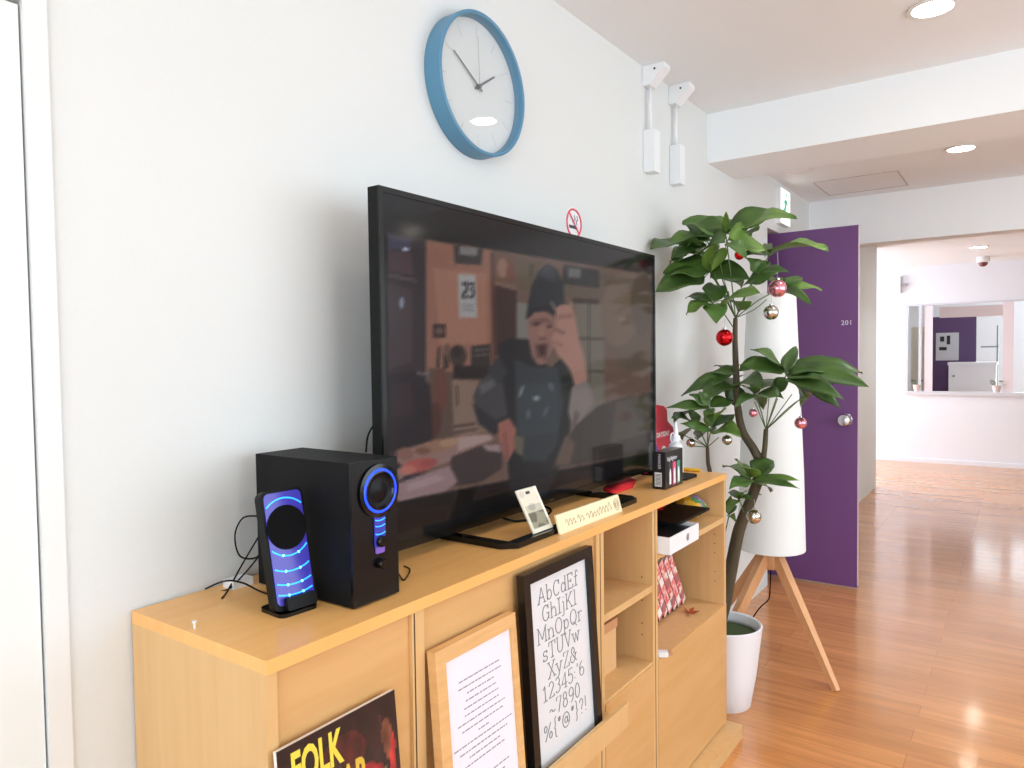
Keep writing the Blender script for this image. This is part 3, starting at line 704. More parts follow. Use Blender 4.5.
tag(obj('charger', B(.10, .155, 1.86, 1.9, wz, wz+.075), white_pl, bevel=.004), 'white charger block upright behind the open white box', 'charger')
# packets at the back
tag(obj('snack_packet', prism(NB(), [(.15, 2.13, wz+.0565), (.24, 2.13, wz+.0565), (.23, 2.19, wz+.08), (.16, 2.2, wz+.085)], (.0, .03, .012)), mat('red_foil', (226, 40, 60), .35)), 'small red packet lying on the black tablet at the back', 'packet')
T = thing('sweets_bag', (.25, 2.3, wz), 'multicoloured crinkled packet at the right of the top compartment', 'packet')
def crinkle(bm_, sx, sy, sz, c, seed):
    rr = random.Random(seed); bmesh.ops.create_uvsphere(bm_, u_segments=20, v_segments=12, radius=1)
    for v in bm_.verts:
        n = v.co.normalized(); k = 1+.12*math.sin(n.x*9+seed)*math.cos(n.y*8)+.06*(rr.random()-.5)
        v.co = Vector((c[0]+n.x*sx*k, c[1]+n.y*sy*k, c[2]+n.z*sz*k))
    return bm_
def multi_mat(name, cols, scale=22, rough=.35):
    M = bpy.data.materials.new(name); M.use_nodes = True
    N = M.node_tree.nodes; L = M.node_tree.links; P = N['Principled BSDF']; P.inputs['Roughness'].default_value = rough
    T_ = N.new('ShaderNodeTexCoord'); V = N.new('ShaderNodeTexVoronoi'); V.inputs['Scale'].default_value = scale
    R = N.new('ShaderNodeValToRGB'); R.color_ramp.interpolation = 'CONSTANT'
    while len(R.color_ramp.elements) < len(cols): R.color_ramp.elements.new(.5)
    for i, c in enumerate(cols): R.color_ramp.elements[i].position = i/len(cols); R.color_ramp.elements[i].color = (*lin(c), 1)
    L.new(T_.outputs['Object'], V.inputs['Vector']); L.new(V.outputs['Color'], R.inputs[0]); L.new(R.outputs[0], P.inputs['Base Color'])
    return M
obj('wrapper', crinkle(NB(), .05, .046, .036, (.262, 2.308, wz+.040), 2), multi_mat('wrapper_print', [(220, 60, 90), (240, 235, 240), (90, 150, 90), (240, 190, 60), (150, 130, 200), (240, 235, 240)], 38), T, smooth=True)
tag(obj('black_pouch', crinkle(NB(), .075, .04, .045, (.14, 2.325, wz+.046), 5), black_matt, smooth=True), 'black soft pouch behind the multicoloured packet', 'pouch')

# leaning comics
sp_m = []
for i, cols in enumerate(([(228, 112, 116), (240, 196, 192), (226, 104, 112), (236, 150, 150), (240, 226, 220)], [(224, 120, 118), (236, 176, 172), (240, 222, 214), (214, 92, 100), (236, 150, 146)])):
    M = multi_mat('comic_spine', cols, 95, .4); sp_m.append(M)
page_m = mat('pages', (214, 200, 182), .8)
th, hh, tt = math.radians(33), .215, .0315
names = ['rightmost', 'second from the right', 'third from the right', 'fourth from the right', 'fifth from the right', 'sixth from the right', 'seventh from the right', 'third from the left', 'second from the left', 'leftmost']
base = None
yy = 1.842+hh*math.sin(th)+.002
for i in range(10):
    if base is None or i == 1:
        T = thing('comic_book', (0, 0, 0), 'x', 'book', 'leaning comics in the right compartment')
        obj('cover', box(box(NB(), -.15, -.001, 0, .0022, 0, hh), -.15, -.001, tt-.0022, tt, 0, hh), mat('comic_cover_gap_shade', (120, 84, 82), .5), T)  # covers coloured dark to stand for the shaded gaps between books
        obj('spine', box(NB(), -.0015, 0, .0022, tt-.0022, 0, hh), sp_m[i % 2], T)
        obj('pages', B(-.147, -.0016, .0023, tt-.0023, .002, hh-.002), page_m, T)
        for z0 in ((.01, .12) if i == 0 else (.02, .10)):
            obj('title_band', B(.0001, .0006, .004, tt-.004, z0, z0+.03), mat('band', (245, 240, 236) if i == 0 else (170, 110, 112), .5), T)
        if i == 0: base = T; baseA = T
        else: baseB = T
        o = T
    else: o = copy_tree(baseA if i % 2 == 0 else baseB)
    o['label'] = 'pink and white comic leaning in the right compartment, %s of the row' % names[9-i]
    o.location = (.236, yy, .4563); o.rotation_euler = (th, 0, 0); yy += (tt+.0004)/math.cos(th)
# dried leaf, plug
bm = NB(); c = Vector((.285, 2.235, .4565))
for k, (a, l) in enumerate(((10, .035), (80, .03), (150, .03), (200, .025), (290, .04))):
    d = Vector((math.cos(math.radians(a)), math.sin(math.radians(a)), 0))*l; n = Vector((-d.y, d.x, 0))*.22
    vs = [c+Vector((0, 0, .002)), c+d*.5+n+Vector((0, 0, .008)), c+d+Vector((0, 0, .012)), c+d*.5-n+Vector((0, 0, .003))]
    prism(bm, vs, (0, 0, .0012))
tag(obj('dried_leaf', bm, mat('dry_brown', (158, 72, 30), .7)), 'small dried reddish brown leaf on the shelf beside the comics', 'leaf')
T = thing('power_plug', (.33, 1.87, .456), 'white plug and cord hanging over the edge of the right compartment', 'plug')
obj('cord', tube(NB(), smooth_path([(.2, 1.88, .461), (.27, 1.885, .500), (.30, 1.87, .530), (.32, 1.855, .51), (.33, 1.865, .47), (.345, 1.87, .461)]), .003, 8), mat('cord_cream', (226, 222, 200), .5), T, smooth=True)
pm = Matrix.Translation(Vector((.352, 1.872, .464))) @ Matrix.Rotation(.6, 4, 'Z')
bm = NB(); box(bm, -.014, .014, -.010, .010, -.007, .007, M=pm); obj('plug_body', bm, white_pl, T, bevel=.002)
for q in (-.006, .0045): obj('prong', box(NB(), .014, .026, q, q+.0015, -.003, .003, M=pm), chrome, T)

# ------------------------------------------------------------------ framed things on the ledge
def lean(bm, y0, z0, x0, x1, h):
    """local (x depth, y, z up) about the lower edge, tilted back to rest on the flap"""
    a = math.atan2(x0-x1, h)
    M_ = Matrix.Translation((x0, y0, z0)) @ Matrix.Rotation(-a, 4, 'Y')
    bm.transform(M_); return bm
XL = XF+.045   # inner side of ledge lip
# black alphabet poster
w, h = .276, .428
T = thing('framed_alphabet_poster', (XL-.02, 1.29, LZ), 'black framed poster of grey alphabet letters standing on the cabinet ledge', 'picture frame')
XX = (XL-.018, XF+.002, h)
def fr(bm): return lean(bm, 1.160, LZ+.001, *XX)
bw = .022
bm = NB(); box(bm, 0, .018, 0, bw, 0, h); box(bm, 0, .018, w-bw, w, 0, h); box(bm, 0, .018, bw, w-bw, 0, bw); box(bm, 0, .018, bw, w-bw, h-bw, h)
obj('frame', fr(bm), mat('black_frame', (16, 15, 16), .25), T, bevel=.0015)
ps = obj('poster', fr(B(.004, .009, bw, w-bw, bw, h-bw)), mat('poster_paper', (224, 224, 226), .35, coat=.4), T)
lines = ["AbCdEf", "GhIjKl", "MnOpQr", "sTUVw", "XyZ&", "12345:'6", "~7890", "%{*@*}?!"]
def arc(cx, cy, rx, ry, a0, a1, n=10): return [(cx+rx*math.cos(math.radians(a0+(a1-a0)*i/n)), cy+ry*math.sin(math.radians(a0+(a1-a0)*i/n))) for i in range(n+1)]
def sf(x, y, w=.09): return [(x-w, y), (x+w, y)]
GL = {  # slab-serif letters as pen strokes: (advance width, strokes)
 'A': (.7, [[(.1, 0), (.35, .7), (.6, 0)], [(.2, .25), (.5, .25)], sf(.1, 0), sf(.6, 0)]), 'b': (.58, [[(.12, 0), (.12, .72), (.04, .72)], arc(.3, .22, .18, .22, 0, 360)]),
 'C': (.66, [arc(.35, .35, .26, .35, 45, 315), [(.56, .48), (.56, .7)]]), 'd': (.6, [[(.46, .72), (.46, 0), (.54, 0)], [(.38, .72), (.46, .72)], arc(.27, .22, .18, .22, 0, 360)]),
 'E': (.62, [[(.12, 0), (.12, .7)], [(.04, .7), (.52, .7), (.52, .56)], [(.04, 0), (.54, 0), (.54, .15)], [(.12, .36), (.38, .36)], [(.38, .28), (.38, .44)]]), 'f': (.46, [[(.4, .62)]+arc(.3, .6, .1, .12, 60, 180)+[(.2, 0)], [(.08, .44), (.36, .44)], sf(.2, 0, .12)]),
 'G': (.7, [arc(.35, .35, .26, .35, 45, 330), [(.42, .32), (.64, .32)], [(.58, .32), (.58, .05)], [(.56, .5), (.56, .7)]]), 'h': (.62, [[(.12, 0), (.12, .72), (.04, .72)], arc(.3, .26, .18, .18, 180, 0)+[(.48, 0)], sf(.12, 0), sf(.48, 0)]),
 'I': (.36, [[(.18, 0), (.18, .7)], sf(.18, 0, .13), sf(.18, .7, .13)]), 'j': (.36, [[(.1, .44), (.2, .44), (.2, -.1)]+arc(.1, -.1, .1, .1, 0, -130), [(.2, .62), (.2, .66)]]),
 'K': (.7, [[(.12, 0), (.12, .7)], [(.56, .7), (.14, .3)], [(.26, .42), (.58, 0)], sf(.12, 0), sf(.12, .7), sf(.56, .7), sf(.58, 0)]), 'l': (.34, [[(.08, .72), (.17, .72), (.17, 0)], sf(.17, 0, .12)]),
 'M': (.84, [[(.12, 0), (.12, .7), (.41, .15), (.7, .7), (.7, 0)], sf(.12, 0), sf(.7, 0), [(.04, .7), (.12, .7)], [(.7, .7), (.78, .7)]]), 'n': (.62, [[(.04, .44), (.12, .44), (.12, 0)], arc(.3, .26, .18, .18, 180, 0)+[(.48, 0)], sf(.12, 0), sf(.48, 0)]),
 'O': (.72, [arc(.35, .35, .27, .35, 0, 360, 16)]), 'p': (.6, [[(.04, .44), (.12, .44), (.12, -.22)], arc(.3, .22, .18, .22, 0, 360), sf(.12, -.22)]), 'Q': (.72, [arc(.35, .35, .27, .35, 0, 360, 16), [(.3, .08), (.42, .08), (.62, -.12)]]),
 'r': (.5, [[(.04, .44), (.14, .44), (.14, 0)], arc(.3, .28, .16, .16, 180, 40), sf(.14, 0, .12)]), 's': (.5, [arc(.24, .33, .15, .11, 30, 270)+arc(.24, .11, .16, .11, 90, -150), [(.38, .32), (.38, .45)], [(.08, .12), (.08, 0)]]),
 'T': (.66, [[(.32, 0), (.32, .7)], [(.06, .54), (.06, .7), (.58, .7), (.58, .54)], sf(.32, 0, .12)]), 'U': (.7, [[(.12, .7), (.12, .24)]+arc(.34, .24, .22, .24, 180, 360)+[(.56, .7)], sf(.12, .7), sf(.56, .7)]),
 'V': (.7, [[(.1, .7), (.34, 0), (.58, .7)], sf(.1, .7), sf(.58, .7)]), 'w': (.78, [[(.08, .44), (.22, 0), (.36, .44), (.5, 0), (.64, .44)], sf(.08, .44), sf(.64, .44)]),
 'X': (.68, [[(.1, .7), (.56, 0)], [(.56, .7), (.1, 0)], sf(.1, 0), sf(.56, 0), sf(.1, .7), sf(.56, .7)]), 'y': (.6, [[(.08, .44), (.28, .02)], [(.48, .44), (.22, -.14), (.1, -.2)], sf(.08, .44), sf(.48, .44)]),
 'Z': (.64, [[(.1, .55), (.1, .7), (.54, .7), (.08, 0), (.56, 0), (.56, .16)]]), '&': (.72, [arc(.3, .55, .14, .15, -60, 230)+[(.6, .02)], arc(.26, .2, .2, .2, 120, 330)+[(.54, .38)], sf(.54, .38)]),
 '1': (.5, [[(.12, .55), (.26, .68), (.26, 0)], sf(.26, 0, .14)]), '2': (.56, [arc(.28, .5, .18, .18, 170, -20)+[(.08, 0), (.48, 0), (.48, .1)]]), '3': (.54, [arc(.26, .52, .16, .16, 150, -80), arc(.26, .2, .19, .19, 80, -150)]),
 '4': (.58, [[(.4, 0), (.4, .68), (.06, .2), (.52, .2)], sf(.4, 0)]), '5': (.54, [[(.46, .68), (.14, .68), (.11, .4)]+arc(.26, .22, .2, .22, 120, -150)]), ':': (.26, [[(.12, .1), (.12, .14)], [(.12, .36), (.12, .4)]]), "'": (.24, [[(.12, .55), (.14, .7)]]),
 '6': (.56, [arc(.28, .2, .19, .2, 0, 360), arc(.4, .3, .31, .38, 180, 100)]), '~': (.56, [arc(.16, .26, .1, .07, 180, 0)+arc(.38, .26, .1, .07, 180, 360)]), '7': (.54, [[(.08, .54), (.08, .68), (.48, .68), (.22, 0)]]),
 '8': (.56, [arc(.27, .52, .15, .16, 0, 360), arc(.27, .19, .19, .19, 0, 360)]), '9': (.56, [arc(.27, .48, .19, .2, 0, 360), arc(.15, .38, .31, .38, 0, -80)]), '0': (.56, [arc(.27, .34, .19, .34, 0, 360, 16)]),
 '%': (.76, [[(.6, .7), (.12, 0)], arc(.17, .54, .11, .14, 0, 360), arc(.56, .15, .11, .14, 0, 360)]), '{': (.36, [arc(.3, .68, .1, .1, 90, 180)+[(.2, .38), (.1, .32), (.2, .26)]+arc(.3, -.04, .1, .1, 180, 270)]),
 '}': (.36, [arc(.06, .68, .1, .1, 90, 0)+[(.16, .38), (.26, .32), (.16, .26)]+arc(.06, -.04, .1, .1, 0, -90)]), '*': (.4, [[(.2, .44), (.2, .68)], [(.09, .5), (.31, .62)], [(.31, .5), (.09, .62)]]),
 '@': (.78, [arc(.37, .28, .3, .34, -50, 300, 18), arc(.37, .28, .12, .14, 0, 360), [(.49, .4), (.5, .16), (.6, .16)]]), '?': (.5, [arc(.24, .52, .16, .17, 170, -60)+[(.24, .18)], [(.24, .0), (.24, .04)]]), '!': (.3, [[(.14, .7), (.14, .2)], [(.14, 0), (.14, .04)]])}
bm = NB(); SZ = .046
for i, tx_ in enumerate(lines):
    tot = sum(GL[c][0] for c in tx_); k = SZ*min(1.0, .205/(tot*SZ)); yv = w/2-tot*k/2; zz = h-bw-.052-i*.0400
    for c in tx_:
        for st_ in GL[c][1]:
            tube(bm, [(.0094, yv+p[0]*k, zz+p[1]*SZ) for p in st_], .0012, 4)
        yv += GL[c][0]*k
obj('lettering', fr(bm), mat('letter_grey', (124, 124, 126), .6), ps)
# wooden frame
w, h = .234, .366
T = thing('framed_notice', (XL-.02, 1.02, LZ), 'pale wooden frame holding a printed white sheet, on the cabinet ledge', 'picture frame')
XX = (XL-.018, XF+.002, h)
def fr(bm): return lean(bm, .896, LZ+.001, *XX)
bw = .026
bm = NB(); box(bm, 0, .018, 0, bw, 0, h); box(bm, 0, .018, w-bw*.6, w, 0, h); box(bm, 0, .018, bw, w-bw*.6, 0, bw); box(bm, 0, .018, bw, w-bw*.6, h-bw, h)
obj('frame', fr(bm), mat('pine_frame', (226, 180, 122), .4, c2=(214, 164, 106), scale=6, stretch=(1, 1, 12)), T, bevel=.0015)
sh = obj('sheet', fr(B(.006, .012, bw, w-bw*.6, bw, h-bw)), mat('notice_paper', (234, 230, 238), .4, coat=.3), T)
r3 = random.Random(5)
cxm = (bw+w-bw*.6)/2
z = h-bw-.05
for para in ([.12, .125, .08, .09, .1, .1, .14, .12, .03, .17, .14, .09, .12], [.14, .11, .07, .1, .12, .05]):
    bm = NB()
    for q in para:
        yv = cxm-q/2
        while yv < cxm+q/2:
            l = .004+.010*r3.random(); box(bm, .0121, .0124, yv, min(yv+l, cxm+q/2), z, z+.0022); yv += l+.0025
        z -= .0125
    obj('printed_paragraph', fr(bm), mat('notice_ink', (140, 136, 142), .8), sh)
    z -= .024
# magazine
w, h = .222, .338
T = thing('guitar_magazine', (XL-.015, .685, LZ), 'dark guitar magazine with yellow title standing at the near end of the ledge', 'magazine')
XX = (XL-.004, XF+.012, h)
def fr(bm): return lean(bm, .586, LZ+.001, *XX)
obj('pages', fr(B(-.008, -.0004, .001, w-.001, .001, h-.001)), mat('mag_pages', (236, 230, 222), .6), T)
Mg = [ell((70, 22, 18), .5, .83, .2, .1), ell((94, 44, 30), .55, .62, .22, .16), ell((140, 60, 44), .62, .6, .12, .1), ell((150, 30, 36), .72, .68, .12, .07), ell((46, 22, 20), .8, .83, .08, .12), ell((110, 60, 40), .9, .8, .05, .1, 10),
      ell((176, 44, 40), .93, .66, .03, .16, -8), ell((120, 92, 60), .82, .6, .03, .1, -30), ell((30, 16, 14), .55, .5, .1, .08), ell((180, 120, 84), .86, .5, .09, .04, 30), ell((226, 170, 128), .93, .54, .03, .07, -10), ell((214, 150, 110), .8, .47, .08, .035, 35), ell((60, 30, 24), .4, .75, .08, .1), ell((18, 14, 14), .93, .44, .1, .05),
      ell((170, 110, 40), .5, .2, .3, .14), ell((40, 20, 18), .5, .2, .1, .05), poly((226, 220, 214), .085, 0, .092, 0, .092, 1, .085, 1)]
Mg = prep(Mg)
def mgf(u, v, p):
    c = (34, 14, 14) if v > .3 else (50, 26, 20)
    for s in Mg:
        if hit(s, u, v): c = s[1]
    n = 1+.25*math.sin(u*40+v*13)*math.sin(v*31-u*9); return [min(255, q*n) for q in c]
bm = NB()
o = painted('cover', (0, 0, 0), (0, w, 0), (0, 0, h), 60, 100, mgf, vcol_mat('magazine_print', rough=.25), T)
a = math.atan2(XX[0]-XX[1], h)
MM = Matrix.Translation(Vector((XX[0], .586, LZ+.001))-origin(T)) @ Matrix.Rotation(-a, 4, 'Y')
o.data.transform(Matrix.Translation(origin(T))); o.data.transform(MM)
def title(txt, y0, y1, z):
    bm = text_bm(txt, .068, basis((.0004, 0, z), (0, 1, 0), (0, 0, 1)), off=.002)
    a = min(v.co.y for v in bm.verts); b = max(v.co.y for v in bm.verts)
    for v in bm.verts: v.co.y = y0+(v.co.y-a)/(b-a)*(y1-y0)
    return bm
obj('title', fr(title('FOLK', .022, .112, h-.060)), mat('title_yellow', (232, 208, 70), .5), T)
bm = title('GUITAR', .018, .156, h-.118)
obj('title', fr(bm), mat('title_gold', (214, 176, 60), .5), T)

# ------------------------------------------------------------------ wall clock
cc = Vector((0, 1.487, 1.993))
CK = thing('wall_clock', cc, 'round wall clock with a deep blue rim and plain white face', 'clock')
Rr = .177
blue_r = mat('blue_rim', (84, 136, 166), .42)
obj('rim', lathe(NB(), [(Rr, .0005), (Rr, .048), (Rr-.004, .05), (Rr-.009, .048), (Rr-.010, .03), (Rr-.010, .02)], cc, 96, 'x', cap=False), blue_r, CK, smooth=.6)
obj('back_plate', lathe(NB(), [(Rr-.011, .001), (Rr-.011, .018)], cc, 64, 'x'), white_pl, CK)
ckf = obj('face', lathe(NB(), [(Rr-.0105, .0185), (Rr-.0105, .022)], cc, 64, 'x'), mat('clock_face', (214, 221, 222), .5), CK)
bm = NB()
for k in range(12):
    a = k*PI/6; d = Vector((0, math.sin(a), math.cos(a))); p = cc+Vector((.0222, 0, 0))
    tube(bm, [p+d*.122, p+d*.152], .0009, 4)
obj('hour_marks', bm, mat('mark_grey', (192, 199, 200), .6), ckf)
hand_m = mat('hand_grey', (96, 104, 108), .5)
def hand(name, ang, l, back, wd, x, mm=hand_m):
    a = math.radians(ang); d = Vector((0, math.sin(a), math.cos(a))); n = Vector((0, math.cos(a), -math.sin(a)))
    p = cc+Vector((x, 0, 0))
    bm = NB(); prism(bm, [p-d*back-n*wd, p-d*back+n*wd, p+d*l+n*wd*.7, p+d*l-n*wd*.7], (.0012, 0, 0)); obj(name, bm, mm, CK)
hand('hour_hand', 57, .085, .014, .0030, .024); hand('minute_hand', -59, .115, .016, .0022, .027)
hand('second_hand', -2, .125, .02, .0007, .030, mat('second_grey', (185, 190, 192), .5))
obj('hub', lathe(NB(), [(.006, 0), (.006, .01), (.0001, .011)], cc+Vector((.0225, 0, 0)), 16, 'x'), hand_m, CK)
# glazing
def glass_mat():
    M = bpy.data.materials.new('clock_glass'); M.use_nodes = True
    N = M.node_tree.nodes; L = M.node_tree.links; N.clear()
    O = N.new('ShaderNodeOutputMaterial'); X = N.new('ShaderNodeMixShader'); Tn = N.new('ShaderNodeBsdfTransparent'); G = N.new('ShaderNodeBsdfGlossy')
    X.inputs[0].default_value = .05; G.inputs['Roughness'].default_value = .03
    L.new(Tn.outputs[0], X.inputs[1]); L.new(G.outputs[0], X.inputs[2]); L.new(X.outputs[0], O.inputs[0])
    return M
obj('glass', lathe(NB(), [(Rr-.0105, 0), (Rr-.0105, .002)], cc+Vector((.040, 0, 0)), 64, 'x'), glass_mat(), CK)

# no smoking sticker
nc = Vector((0, 2.003, 1.722))
T = thing('no_smoking_sign', (0, 2.003, 1.68), 'round red and white no smoking sticker on the wall above the television', 'sign')
rs = .05
obj('disc', lathe(NB(), [(rs, .0004), (rs, .001)], nc, 40, 'x'), paper_m, T)
red_s = mat('sign_red', (222, 90, 104), .5)
obj('red_ring', torus(NB(), nc+Vector((.001, 0, 0)), rs-.006, .0035, 40, 6), red_s, T)
def strip(bm, y0, z0, y1, z1, wd, x):
    d = Vector((0, y1-y0, z1-z0)).normalized(); n = Vector((0, -d.z, d.y))*wd; a = nc+Vector((x, y0, z0)); b = nc+Vector((x, y1, z1))
    prism(bm, [a-n, b-n, b+n, a+n], (.0006, 0, 0)); return bm
obj('slash', strip(NB(), -.031, .031, .031, -.031, .003, .003), red_s, T)
bm = NB(); strip(bm, -.03, -.012, .016, -.012, .005, .0014)
for a in ((.004, -.002, -.002, .008), (-.002, .008, .008, .014), (.008, .014, .002, .026), (.018, -.002, .012, .008), (.012, .008, .024, .014), (.024, .014, .018, .026)): strip(bm, *a, .0014, .0014)
obj('cigarette', bm, mat('sign_black', (70, 70, 74), .6), T)

# brackets by the ceiling
def bracket(y, label):
    T = thing('wall_bracket', (0, y, 1.96), label, 'bracket', 'white brackets below the ceiling')
    zt = ZC
    bm = NB(); prism(bm, [(.001, y-.030, zt-.001), (.085, y-.030, zt-.001), (.085, y-.030, zt-.018), (.028, y-.030, zt-.072), (.001, y-.030, zt-.072)], (0, .06, 0)); obj('mount', bm, white_pl, T, bevel=.003)
    obj('screw', lathe(NB(), [(.004, 0), (.004, -.003)], (.05, y-.030, zt-.02), 10, 'y'), gap_m, T)
    obj('rod', tube(NB(), [(.018, y, zt-.07), (.018, y, 2.125)], .0065, 10), white_pl, T, smooth=True)
    obj('end_block', B(.001, .045, y-.026, y+.026, 1.985, 2.14), white_pl, T, bevel=.004)
    return T
b1 = bracket(2.545, 'white bracket with hanging block under the ceiling, nearer one of two')
b2 = copy_tree(b1); b2.location.y = 2.79; b2['label'] = 'white bracket with hanging block under the ceiling, farther one beside the beam'

# exit sign on wall above folding door
T = thing('exit_sign', (.0, 4.42, 2.045), 'lit green and white exit sign high on the wall above the purple door', 'sign')
ex = B(0, .028, 4.272, 4.47, 2.045, 2.25); obj('housing', ex, white_pl, T, bevel=.002)
obj('lit_panel', B(.0282, .03, 4.276, 4.466, 2.05, 2.245), mat('exit_white', (240, 248, 245), .4, emit=(240, 250, 246), es=1.3), T)
gm = mat('exit_green', (40, 160, 120), .4, emit=(40, 165, 125), es=.7)
bm = NB()
def ef(y, z): return (.0301, 4.371+(y-4.44)*.8, 2.147+(z-2.15)*.95)
bmesh.ops.create_uvsphere(bm, u_segments=14, v_segments=8, radius=.013, matrix=Matrix.Translation(ef(4.45, 2.225)) @ Matrix.Diagonal((.08, 1, 1, 1)))
for pl_ in (((4.44, 2.2), (4.47, 2.19), (4.44, 2.135), (4.41, 2.145)), ((4.41, 2.15), (4.44, 2.135), (4.47, 2.09), (4.455, 2.085)), ((4.41, 2.15), (4.43, 2.14), (4.38, 2.09), (4.35, 2.1)), ((4.46, 2.195), (4.5, 2.165), (4.495, 2.155), (4.455, 2.175)), ((4.445, 2.195), (4.4, 2.185), (4.39, 2.16), (4.4, 2.16), (4.41, 2.175), (4.45, 2.175))):
    prism(bm, [ef(a, b) for a, b in pl_], (.0008, 0, 0))
obj('running_figure', bm, gm, T)

# downlights
lamp_e = mat('lamp_glow', (255, 250, 235), .5, emit=(255, 248, 232), es=42)
def downlight(x, y, z, r, label, power=5, soft=False):
    T = thing('ceiling_light', (x, y, z), label, 'ceiling light', 'round recessed ceiling lights')
    obj('trim_ring', lathe(NB(), [(r, 0), (r+.012, -.001), (r+.012, -.005), (r, -.006), (r-.002, -.002)], (x, y, z), 40, cap=False), trim_m, T, smooth=.6)
    obj('diffuser', lathe(NB(), [(r-.001, -.0005), (r-.001, -.003)], (x, y, z), 40), lamp_e if not soft else mat('unlit_diffuser', (245, 240, 238), .5), T)
    if power:
        l = bpy.data.lights.new('lamp_light', 'SPOT'); l.energy = power; l.color = (.94, .96, 1); l.spot_size = 2.2; l.spot_blend = .8; l.shadow_soft_size = r
        o = bpy.data.objects.new('lamp_light', l); COL.objects.link(o); o.parent = T; o.location = (0, 0, -.012)
    return T
downlight(.925, 2.645, ZC, .058, 'bright round ceiling light nearest the camera, at the top edge', 34)
downlight(.905, 4.18, ZC2, .058, 'bright round ceiling light just beyond the first beam', 34)
for x, y, z, pw, lb in ((.925, .75, ZC, 8, 'above the near end of the long cabinet'), (2.45, .75, ZC, 20, 'near the window wall, level with the speakers'),
                        (2.45, 2.645, ZC, 34, 'near the window wall, just before the beam'), (3.1, 4.18, ZC2, 44, 'near the window wall, between the two beams')):
    downlight(x, y, z, .058, 'added unseen ceiling light '+lb, pw)  # out-of-view lamps added to brighten the room
downlight(.152, 4.12, ZC2, .07, 'unlit round ceiling fitting above the wall exit sign', 0, True)
downlight(.80, 6.9+.4, 2.3, .07, 'pale round ceiling light in the far room, nearer one', 45)
downlight(.79, 8.3, 2.3, .07, 'pale round ceiling light in the far room, farther one', 20)
# ceiling access hatch outline
bm = NB(); hx0, hx1, hy0, hy1 = .155, .595, 4.47, 4.9
for a in ((hx0, hx1, hy0, hy0+.006), (hx0, hx1, hy1-.006, hy1), (hx0, hx0+.006, hy0+.006, hy1-.006), (hx1-.006, hx1, hy0+.006, hy1-.006)): box(bm, a[0], a[1], a[2], a[3], ZC2-.002, ZC2)
struct('trim_8', bm, mat('hatch_line', (190, 176, 176), .6))
# dome camera in the far room
T = thing('smoke_detector', (.79, 9.2, 2.3), 'small white ceiling dome with a dark red underside in the far room', 'smoke detector')
obj('base', lathe(NB(), [(.06, 0), (.06, -.05), (.045, -.06)], (.79, 9.2, 2.3), 24), white_pl, T, smooth=.6)
obj('dome', lathe(NB(), [(.045, -.06), (.038, -.085), (.02, -.1), (.001, -.104)], (.79, 9.2, 2.3), 24), mat('dome_red', (120, 60, 64), .3), T, smooth=.6)
T = thing('wall_hook', (-.02, 9.7, 2.0), 'small pale fitting high on the far wall left of the hatch', 'fitting')
obj('plate', B(-.06, -.045, YF-.04, YF, 2.0, 2.2), mat('fitting_grey', (200, 198, 202), .5), T); obj('arm', B(-.045, .02, YF-.03, YF-.01, 2.09, 2.11), mat('fitting_grey2', (170, 166, 172), .5), T)

# ------------------------------------------------------------------ seen through the hatch
T = thing('purple_partition', (.4, 11.6, 0), 'dark purple partition seen through the far hatch', 'partition')
obj('panel', B(.10, .62, 11.6, 11.66, 0, 1.78), mat('deep_purple', (92, 66, 108), .6), T)
obj('notice_board', B(.15, .42, 11.585, 11.6, 1.18, 1.56), mat('notice_grey', (206, 206, 210), .6), T)
for x, z, w_, h_ in ((.20, 1.44, .05, .07), (.28, 1.40, .04, .12), (.19, 1.32, .09, .045)):
    obj('notice', B(x, x+w_, 11.58, 11.585, z, z+h_), mat('notice_dark', (40, 40, 44), .6), T)
T = thing('white_counter', (.6, 11.2, 0), 'white reception counter with a small round knob behind the far hatch', 'counter')
obj('body', B(.34, .86, 11.1, 11.5, 0, 1.12), white_pl, T, bevel=.004); obj('counter_top', B(.33, .87, 11.08, 11.52, 1.12, 1.16), white_pl, T, bevel=.004)
obj('knob', lathe(NB(), [(.012, 0), (.014, -.02), (.001, -.024)], (.4, 11.1, .98), 12, 'y'), mat('knob_grey', (150, 150, 155), .4), T)
tag(obj('storage_rack', box(box(box(NB(), .66, .86, 11.9, 12.1, 1.1, 1.12), .66, .86, 11.9, 12.1, 1.35, 1.37), .84, .86, 11.9, 12.1, 0, 1.65), mat('rack_grey', (150, 165, 165), .5)), 'grey-green rack standing behind the white counter', 'rack')
tag(obj('cream_cabinet', B(-.2, .09, 12.0, 12.3, 0, 1.66), mat('cream_paint', (226, 222, 200), .5), bevel=.004), 'cream cabinet seen through the left pane of the far hatch', 'cabinet')
tag(obj('blue_banner', B(1.2, 1.45, 11.6, 11.63, 0, 1.62), mat('banner_blue', (120, 110, 170), .6)), 'upright blue-violet panel beyond the right post of the far hatch', 'panel')
def small_pot(x, y, z, label):
    T = thing('flower_pot', (x, y, z), label, 'potted plant', 'small potted plants on the far hatch sill')
    obj('pot', lathe(NB(), [(.03, 0), (.045, .07), (.048, .075), (.04, .072)], (x, y, z), 16), mat('pot_blush', (232, 216, 214), .6), T, smooth=.6)
    bm = NB(); r_ = random.Random(2)
    for k in range(26):
        a = r_.random()*2*PI; q = .02+.05*r_.random(); c = Vector((x+q*math.cos(a), y+q*math.sin(a)*.6, z+.08+.05*r_.random()))
        d = Vector((math.cos(a), math.sin(a), .4)).normalized()*.03; n = Vector((-math.sin(a), math.cos(a), 0))*.012
        prism(bm, [c-d*.3, c+n, c+d, c-n], (0, 0, .001))
    obj('foliage', bm, mat('sill_leaf', (96, 128, 96), .6), T)
    return T
